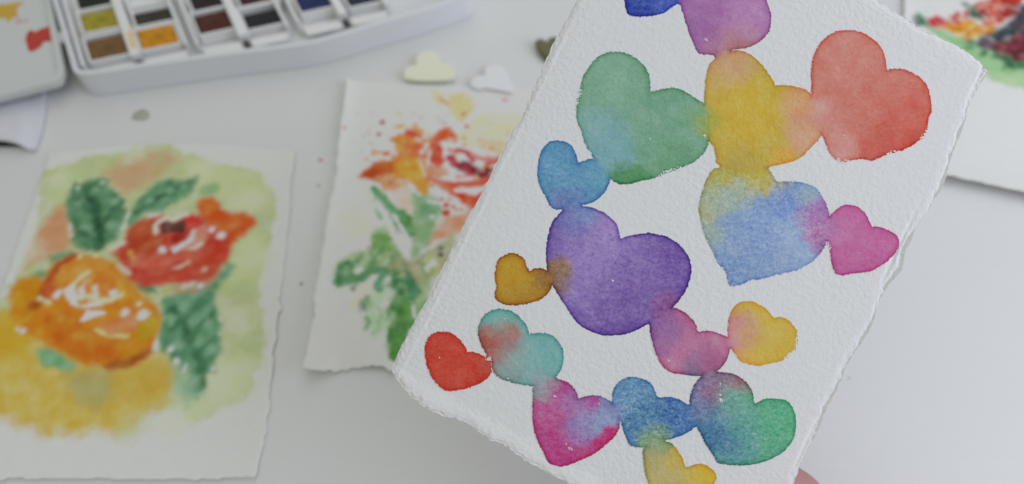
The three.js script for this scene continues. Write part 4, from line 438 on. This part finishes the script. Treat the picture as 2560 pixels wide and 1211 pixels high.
{
  const front = smoothOpen([-186.7,-219.8,-168.4,-223.4,-147,-227.8,-125.4,-232,-103.3,-235.8,-86.2,-239.6,-64.3,-248.9,-40.8,-259,-29.1,-264.7,-17.6,-271.8], 40), a = front[0], b = front[front.length - 1], L = 118;
  const corner = (p, q, r, m) => { const o = []; for (let i = 0; i <= m; i++) { const t = i / m; o.push([(1 - t) ** 2 * p[0] + 2 * t * (1 - t) * q[0] + t * t * r[0], (1 - t) ** 2 * p[1] + 2 * t * (1 - t) * q[1] + t * t * r[1]]); } return o; };
  const along = (p, d, s) => [p[0] + d[0] * s, p[1] + d[1] * s], nb = along(b, BV, L), na = along(a, BV, L), r = 4;
  const outline = [...corner(along(a, BV, r), a, front[2], 5), ...front.slice(3, -3), ...corner(front[front.length - 3], b, along(b, BV, r), 5), ...corner(along(nb, BV, -r), nb, along(nb, BU, -r), 4), ...corner(along(na, BU, r), na, along(na, BV, -r), 4)];
  const { wall, floor } = ring(outline, 1.7, 0.6, 13.5, 0.5);
  mesh('box_wall', wall, whitePlastic, boxGroup); mesh('box_floor', floor, whitePlastic, boxGroup);
  // the three carriers that hold the pans in pairs of columns
  const spots = [[-188.8,-228.6,-144.2,-238.8], [-141.2,-241.5,-101.6,-253.4], [-98.1,-254.9,-57,-265]];
  for (const [x0, z0, x1, z1] of spots) {
    const w = Math.hypot(x1 - x0, z1 - z0), parts = [
      block(1.6, 8.4, 84, 0.8, 6.1, -42), block(1.6, 8.4, 84, w - 0.8, 6.1, -42), block(4.4, 8.4, 84, w / 2, 6.1, -42, 0.8), block(w, 1.0, 84, w / 2, 2.7, -42),
      block(w * 0.42, 5.2, 1.4, w * 0.24, 4.6, 1.2), block(w * 0.42, 5.2, 1.4, w * 0.76, 4.6, 1.2), block(w * 0.4, 1.1, 4.4, w * 0.25, 6.4, 3.4), block(w * 0.4, 1.1, 4.4, w * 0.75, 6.4, 3.4)];
    const g = boxAffine(mergeGeometries(parts.map((p) => ni(p)))); g.translate(x0 * S, 0, z0 * S);
    const carrier = mesh('pan_carrier', g, clearPlastic, boxGroup);
    const slot = boxAffine(block(2.0, 3.2, 3.6, w / 2, 6.2, 2.6, 0.9)); slot.translate(x0 * S, 0, z0 * S); mesh('slot', slot, std({ color: new THREE.Color(0.035, 0.04, 0.04), roughness: 0.7 }), carrier);  // solid dark block painted as the shade inside the open notch
  }
  const stain = (f, hex, h, l, k) => mesh('paint_smear', filmGeometry(smoothClosed(f, 0.6), h, [0, 0, 1, 1]), phys({ color: col(hex), roughness: 0.6 }), boxGroup.children.filter((o) => o.name === 'pan_carrier')[k], l);
  stain([-174.2,-248.9,-173.1,-249.9,-171.2,-248.4,-169.4,-244,-167.6,-241.1,-167.6,-238.6,-169.7,-239.6,-171.8,-243.5], '#cbb684', 10.36, 'dried yellow smear between the pans', 0);
  stain([-174.8,-254,-173.4,-254,-172,-251.4,-172.8,-250.4], '#c9c0a0', 10.36, 'pale yellow smear between the pans', 0);
  // the lid, folded out to the left: a shallow mixing palette
  const lc = [-214.2,-268.6,-192.9,-220.7,-217.3,-211.1], lt = along([lc[2], lc[3]], [(lc[0] - lc[2]), (lc[1] - lc[3])], 2.4), e = [lc[4] - lc[2], lc[5] - lc[3]], el = Math.hypot(...e), eu = [e[0] / el, e[1] / el], v = [lt[0] - lc[2], lt[1] - lc[3]], vl = Math.hypot(...v), vu = [v[0] / vl, v[1] / vl], C = [lc[2], lc[3]], WL = 150;
  const lo = [...corner(along(C, eu, 7), C, along(C, vu, 7), 8), ...corner(along(lt, vu, -7), lt, along(lt, eu, 7), 6), ...corner(along(along(lt, eu, WL), eu, -7), along(lt, eu, WL), along(along(lt, eu, WL), vu, -7), 6), ...corner(along(along(C, eu, WL), vu, 7), along(C, eu, WL), along(along(C, eu, WL), eu, -7), 6)].reverse();
  const q = ring(lo.slice().reverse(), 2.2, 9.0, 11.2, 0.5);
  const under = ring(q.inner, 1.5, 5.4, 9.4, 0.4);
  const lid = mesh('lid', mergeGeometries([ni(q.wall), ni(q.floor), ni(under.wall)]), lidPlastic, boxGroup, 'white palette lid with dried red and yellow paint');
  const wetPaint = (hex) => phys({ color: col(hex), roughness: 0.45 });
  const smear = (f, hex, l, up) => { const g = filmGeometry(smoothClosed(f, 0.6), up, [0, 0, 1, 1]); mesh('paint_smear', g, wetPaint(hex), lid, l); };
  smear([-217.7,-243.9,-218.1,-248.3,-216.8,-249.8,-214.8,-248.3,-213,-250.3,-210.2,-251.8,-208.3,-253.8,-205.7,-248.3,-203.5,-243.1,-206.2,-242.7,-209,-242.4,-209.3,-240,-210.5,-238,-212.1,-236.6,-214,-237.1,-215.9,-240.5], '#a83226', 'red paint smear', 10.9);
  smear([-241.8,-265.7,-234.6,-266.2,-228.6,-267.5,-225.8,-267.2,-227.6,-265.1,-227.9,-262.5,-225.8,-258.4,-228,-257.4,-229.1,-254.3,-230.9,-257.4,-238.7,-256.9], '#b9932f', 'yellow paint smear', 10.9);
  smear([-226.3,-257.4,-224.9,-256.9,-222.2,-256.4,-220.1,-256.6,-219.9,-255.1,-223.1,-254.8,-224.1,-253.3,-225.7,-254.8], '#bd97a0', 'faint pink paint smear', 10.9);
  for (const [hx, hz] of pairs([-202,-246.4,-221.1,-286.2])) mesh('hinge', block(5.5, 2.2, 7, 0, 0, 0, 0.8).rotateY(0.4).translate(hx * S, 9.6 * S, hz * S), whitePlastic, boxGroup);
}
{
  const tubShape = (() => { const w = 18.6, d = 17.2, h = 6.2, t = 1.1; return boxAffine(mergeGeometries([block(w, 1, d, 0, 0.5, 0), block(t, h, d, -w / 2 + t / 2, h / 2, 0), block(t, h, d, w / 2 - t / 2, h / 2, 0), block(w - 2 * t, h, t, 0, h / 2, -d / 2 + t / 2), block(w - 2 * t, h, t, 0, h / 2, d / 2 - t / 2)].map((g) => ni(g)))); })();
  const WORN = (() => { const N = 96, d = new Uint8Array(N * N * 4); for (let j = 0; j < N; j++) for (let i = 0; i < N; i++) { const v = Math.max(90, Math.min(255, 226 + 90 * fbm(i * 0.05, j * 0.05, 4) - 60 * Math.max(0, 1 - Math.hypot(i / N - 0.55, j / N - 0.5) * 4))), o = (j * N + i) * 4; d[o] = d[o + 1] = d[o + 2] = v; d[o + 3] = 255; } const t = new THREE.DataTexture(d, N, N); t.magFilter = THREE.LinearFilter; t.needsUpdate = true; return t; })();
  const cake = (w, d, h, dz, seed) => {
    const g = new RoundedBoxGeometry(w * S, 3.2 * S, d * S, 8, 0.9 * S), p = g.attributes.position;
    for (let i = 0; i < p.count; i++) { const x = p.getX(i) / S, y = p.getY(i) / S, z = p.getZ(i) / S; if (y > 0.4) p.setY(i, (y - 0.55 * Math.exp(-((x / (w * 0.33)) ** 2 + (z / (d * 0.33)) ** 2)) + 0.22 * noise(x * 0.35 + seed, z * 0.35)) * S); p.setX(i, (x + 0.2 * noise(z * 0.4 + seed, 2)) * S); }
    g.computeVertexNormals(); return boxAffine(g.translate(0, (h - 1.6) * S, dz * S));
  };
  const pans = [                                             // where its paint lies in the tray, colour, size across and deep, how full
    [[-181.6,-241.7], '#6e5230', 15.6, 13.8, 5.0, 'ochre brown pan in the front left corner of the paint box'],
    [[-160.7,-248.2], '#bf8212', 15.4, 13.2, 5.4, 'bright orange yellow pan in the front row'],
    [[-136.8,-257.8], '#4c251e', 15.0, 15.4, 4.6, 'reddish brown pan in the front row'],
    [[-115.6,-260.9], '#1f2226', 15.0, 10.2, 4.2, 'indigo black pan in the front row'],
    [[-92.8,-271.9], '#1f2a55', 14.6, 11, 4.0, 'deep blue pan in the front row'],
    [[-70.8,-275.4], '#1d2c33', 14.6, 13, 4.4, 'dark teal pan at the right end of the front row'],
    [[-189.4,-258.8], '#988c26', 16.2, 11.8, 5.0, 'olive yellow pan behind the brown one'],
    [[-165.8,-261.1], '#36332b', 15.6, 9.4, 4.6, 'dark olive grey pan behind the orange one'],
    [[-142.5,-272.2], '#2a1d22', 15.4, 13.2, 5.0, 'dark plum pan behind the reddish brown one'],
    [[-120.8,-274.9], '#3a1d20', 15.0, 12.0, 4.8, 'dark maroon pan behind the indigo one'],
    [[-195.8,-273], '#20241f', 16.0, 11.6, 5.0, 'black pan behind the olive yellow one'],
    [[-171.8,-272.2], null, 0, 0, 0, 'empty white pan behind the dark grey one'],
  ];
  const first = thing('paint_pan'); mesh('pan_tub', tubShape, clearPlastic, first);
  pans.forEach(([p, hex, w, d, h, label], i) => {
    const g = i ? first.clone(false) : first;
    if (i) { g.name = numbered('paint_pan'); g.userData = {}; scene.add(g); mesh('pan_tub', tubShape, clearPlastic, g); }
    g.position.set(p[0] * S, 3.25 * S, p[1] * S); tag(g, label, 'paint pan', 'watercolour pans in the white box');
    if (hex) mesh('paint_cake', cake(Math.min(16.3, w * 1.05), Math.min(14.9, d * 1.07), h + 0.3, i < 4 ? 0.9 : 0.2, i * 5.3), phys({ color: col(hex), map: WORN, roughness: 0.55, specularIntensity: 0.45 }), g);
  });
}

// ---------------------------------------------------------------- the folded cloth under the lid
{
  const nu = 60, nv = 50, pos = [], idx = [], [rx0, rz0, rx1, rz1] = [-207.9,-224.1,-200.9,-189.5];
  const at = (u, v) => {
    const z0 = rz0 - 26 * (1 - v) + (rz1 - rz0) * v, t = (z0 - rz0) / (rz1 - rz0), w = (1 - u) * 70, x = rx0 + (rx1 - rx0) * t + 1.6 * Math.sin(Math.PI * Math.max(0, t)) - w, q = Math.min(1, w / 16);
    const curl = Math.sin(Math.PI * Math.min(1, Math.max(0, (w - 3) / 24))) ** 0.8 * v ** 9, fold = Math.exp(-(((w - 5 - 9 * (1 - t)) / 3.2) ** 2));
    return [x, 1.7 + 1.6 * q * Math.sin(Math.PI * Math.min(1, Math.max(0, t) * 0.9)) + 4.2 * curl + 1.1 * fold * Math.max(0, t) + 0.35 * fbm(x * 0.1, z0 * 0.1), z0 - 3.4 * curl + 1.5 * q * v];
  };
  for (let s = 0; s < 2; s++) for (let j = 0; j <= nv; j++) for (let i = 0; i <= nu; i++) { const p = at(i / nu, j / nv), flat = Math.max(0.2, s ? (i === nu ? 0.3 : p[1] - 1.6) : p[1]); pos.push(p[0] * S, flat * S, p[2] * S); }
  const N = (nu + 1) * (nv + 1), id = (i, j) => j * (nu + 1) + i;
  for (let j = 0; j < nv; j++) for (let i = 0; i < nu; i++) { const a = id(i, j), b = id(i + 1, j), c = id(i, j + 1), d = id(i + 1, j + 1); idx.push(a, c, b, b, c, d, N + a, N + b, N + c, N + b, N + d, N + c); }
  const rim = []; for (let i = 0; i < nu; i++) rim.push(id(i, 0)); for (let j = 0; j < nv; j++) rim.push(id(nu, j)); for (let i = nu; i > 0; i--) rim.push(id(i, nv)); for (let j = nv; j > 0; j--) rim.push(id(0, j));
  for (let k = 0; k < rim.length; k++) { const a = rim[k], b = rim[(k + 1) % rim.length]; idx.push(a, b, N + a, b, N + b, N + a); }
  const g = new THREE.BufferGeometry(); g.setAttribute('position', new THREE.Float32BufferAttribute(pos, 3)); g.setIndex(idx); g.computeVertexNormals();
  const cloth = mesh('folded_cloth', g, std({ color: new THREE.Color(0.72, 0.72, 0.77), roughness: 0.95 }));
  mesh('gap_shade', block(30, 1.6, 14, rx1 - 19, 0.95, rz1 - 9.5), std({ color: new THREE.Color(0.03, 0.035, 0.04), roughness: 0.95 }), cloth, 'dark block added as the shade in the gap under the cloth');  // near-black block stands in for the shade beneath the curled edge
  tag(cloth, 'folded white cloth curling up beneath the palette lid', 'cloth');
}

// ---------------------------------------------------------------- small hearts cut from board, drops and specks on the table
function cutHeart(name, label, f, up, thick, hex, tilt = 0) {
  const poly = smoothClosed(f, 0.6), cx = poly.reduce((s, p) => s + p[0], 0) / poly.length, cz = poly.reduce((s, p) => s + p[1], 0) / poly.length;
  const sh = new THREE.Shape(poly.map(([x, z]) => new THREE.Vector2((x - cx) * S, (z - cz) * S)));
  const g = new THREE.ExtrudeGeometry(sh, { depth: thick * S, bevelEnabled: true, bevelSize: 0.4 * S, bevelThickness: 0.4 * S, bevelSegments: 3 }); g.rotateX(Math.PI / 2);
  const o = mesh(name, g, std({ color: col(hex), roughness: 0.85 })); o.position.set(cx * S, up * S, cz * S); o.rotation.z = tilt; return tag(o, label, 'heart cut-out');
}
cutHeart('cut_heart', 'cream heart cut-out lying at the upper edge of the splashed rose sheet', [-47.4,-228,-48.2,-231.3,-46.4,-234.4,-42.6,-236.1,-43.2,-240,-40.5,-243.5,-36.5,-243.7,-33.2,-240.5,-32.2,-237.1,-28.5,-235.7,-26.2,-231.8,-26.4,-228,-32,-227.3,-40.9,-227.1], 3.0, 0.8, '#d8d4b8', -0.01);
cutHeart('cut_heart', 'white heart cut-out on the upper right of the splashed rose sheet', [-18.1,-225.2,-17.1,-228.5,-13.9,-230.1,-11.6,-230.1,-11.9,-233.7,-9.7,-236.1,-5.8,-235.9,-3.2,-232.8,-1.4,-228.3,0.5,-223.8,-0.4,-220.6,-5.3,-221.9,-11.5,-223.3,-15.9,-222.9], 2.2, 0.2, '#e8eaec', 0.01);
cutHeart('cut_heart', 'dark olive heart cut-out peeking out from behind the heart card', [11.2,-250,12.9,-251.5,15.1,-250,16.9,-248.9,17.3,-251.5,19.2,-252.5,22.1,-251,23.8,-246.9,21.9,-242.7,19.2,-240,16.7,-239.8,13.1,-244.5], 3.4, 2.2, '#5d5c3c');
function drop(name, label, p, r, h, hex, rough) {
  const pts = []; for (let i = 0; i <= 10; i++) { const t = i / 10; pts.push(new THREE.Vector2(r * S * t, h * S * (1 - t * t))); }
  const g = new THREE.LatheGeometry(pts.reverse(), 36), a = g.attributes.position; for (let i = 0; i < a.count; i++) { const t = Math.atan2(a.getZ(i), a.getX(i)), k = 1 + 0.1 * Math.sin(2 * t + p[0]) + 0.06 * Math.sin(3 * t); a.setX(i, a.getX(i) * k); a.setZ(i, a.getZ(i) * k); } g.computeVertexNormals();
  const o = mesh(name, g, phys({ color: col(hex), roughness: rough, side: THREE.DoubleSide })); o.position.set(p[0] * S, 0.02 * S, p[1] * S); return tag(o, label, 'paint drop');
}
drop('paint_drop', 'round grey green water drop between the paint box and the rose sheet', [-162,-209.3], 3.6, 0.45, '#96988a', 0.45);
drop('paint_drop', 'tiny red paint speck left of the splashed rose sheet', [-80.5,-185.2], 0.95, 0.12, '#b0777a', 0.6);
drop('paint_drop', 'tiny green paint speck between the two rose sheets', [-80.3,-127.1], 0.7, 0.12, '#6f8577', 0.6);
drop('paint_drop', 'faint pale speck above the red one between the rose sheets', [-79.6,-172.2], 0.9, 0.06, '#a3a39c', 0.6);
drop('paint_drop', 'tiny grey speck on the bare table to the right of the heart card', [120,-89.6], 0.4, 0.05, '#8d939c', 0.6);

// ---------------------------------------------------------------- the hand behind the card
{
  const J = { i0: [108.1,27.9,-9.8], i1: [88.2,40.9,-27.3], i2: [73.7,49.7,-38.1], i3: [63.4,55.3,-46.5], m0: [103.8,21.3,1.5], m1: [78.5,31.6,-16.2], m2: [64.3,41.0,-24.5], m3: [55.9,46.1,-30.2], r0: [97.5,19.5,10.7], r1: [76.7,26.8,-4.0], r2: [63.8,33.1,-10.8], r3: [54.9,38.3,-16.6], p0: [91.4,22.5,17.5], p1: [74.7,26.3,6.9], p2: [64.9,29.4,1.5], p3: [58.1,32.0,-3.0], t0: [112.2,34.2,13.3], t1: [83.7,50.0,-6.1], t2: [66.7,61.0,-19.1], t3: [58.8,62.6,-26.0], w: [127.5,30.9,31.0], f: [165.8,28.2,59.6] };
  const B = [['i0', 'i1', 8.6, 8.2], ['i1', 'i2', 8.2, 7.6], ['i2', 'i3', 7.6, 6.6], ['m0', 'm1', 8.8, 8.3], ['m1', 'm2', 8.3, 7.7], ['m2', 'm3', 7.7, 6.7], ['r0', 'r1', 8.4, 7.8], ['r1', 'r2', 7.8, 7.2], ['r2', 'r3', 7.2, 6.4], ['p0', 'p1', 7.6, 6.8], ['p1', 'p2', 6.8, 6.2], ['p2', 'p3', 6.2, 5.6], ['t0', 't1', 12, 9.6], ['t1', 't2', 9.6, 8.6], ['t2', 't3', 8.6, 7.2], ['w', 'i0', 14, 10], ['w', 'm0', 14, 10], ['w', 'r0', 14, 9.6], ['w', 'p0', 14, 9], ['w', 't0', 14, 12], ['w', 'f', 18, 24]].map(([a, b, r, s]) => [J[a], J[b], r, s]);
  const lo = [1e9, 1e9, 1e9], hi = [-1e9, -1e9, -1e9]; for (const k in J) for (let c = 0; c < 3; c++) { lo[c] = Math.min(lo[c], J[k][c] - 28); hi[c] = Math.max(hi[c], J[k][c] + 28); }
  const half = Math.max(hi[0] - lo[0], hi[1] - lo[1], hi[2] - lo[2]) / 2, ctr = lo.map((v, c) => (v + hi[c]) / 2), N = 112;
  const mc = new MarchingCubes(N, new THREE.MeshBasicMaterial(), false, false, 200000); mc.isolation = 0;
  for (let k = 0; k < N; k++) for (let j = 0; j < N; j++) for (let i = 0; i < N; i++) {
    const p = [i, j, k].map((v, c) => ctr[c] + (v - N / 2) / (N / 2) * half); let e = 0;
    for (const [a, b, r, s] of B) {
      const d = [b[0] - a[0], b[1] - a[1], b[2] - a[2]], w = [p[0] - a[0], p[1] - a[1], p[2] - a[2]]; let t = (w[0] * d[0] + w[1] * d[1] + w[2] * d[2]) / (d[0] * d[0] + d[1] * d[1] + d[2] * d[2]); t = Math.max(0, Math.min(1, t));
      const dist = Math.hypot(w[0] - d[0] * t, w[1] - d[1] * t, w[2] - d[2] * t) - (r + (s - r) * t); e += Math.exp(-Math.max(-40, Math.min(60, dist)) / 1.1);
    }
    mc.field[i + j * N + k * N * N] = e > 1e-20 ? 1.1 * Math.log(e) : -50;
  }
  mc.update();
  const n = mc.count, pos = new Float32Array(n * 3), nor = new Float32Array(n * 3);
  for (let i = 0; i < n; i++) for (let c = 0; c < 3; c++) { pos[i * 3 + c] = (ctr[c] + mc.positionArray[i * 3 + c] * half) * S; nor[i * 3 + c] = mc.normalArray[i * 3 + c]; }
  const g = new THREE.BufferGeometry(); g.setAttribute('position', new THREE.BufferAttribute(pos, 3)); g.setAttribute('normal', new THREE.BufferAttribute(nor, 3));
  const o = mesh('hand', g, phys({ color: new THREE.Color(0.50, 0.245, 0.225), roughness: 0.6, sheen: 0.15 }));
  tag(o, 'hand with one fingertip showing at the lower right edge of the heart card it holds', 'hand');
}
renderer.render(scene, camera);
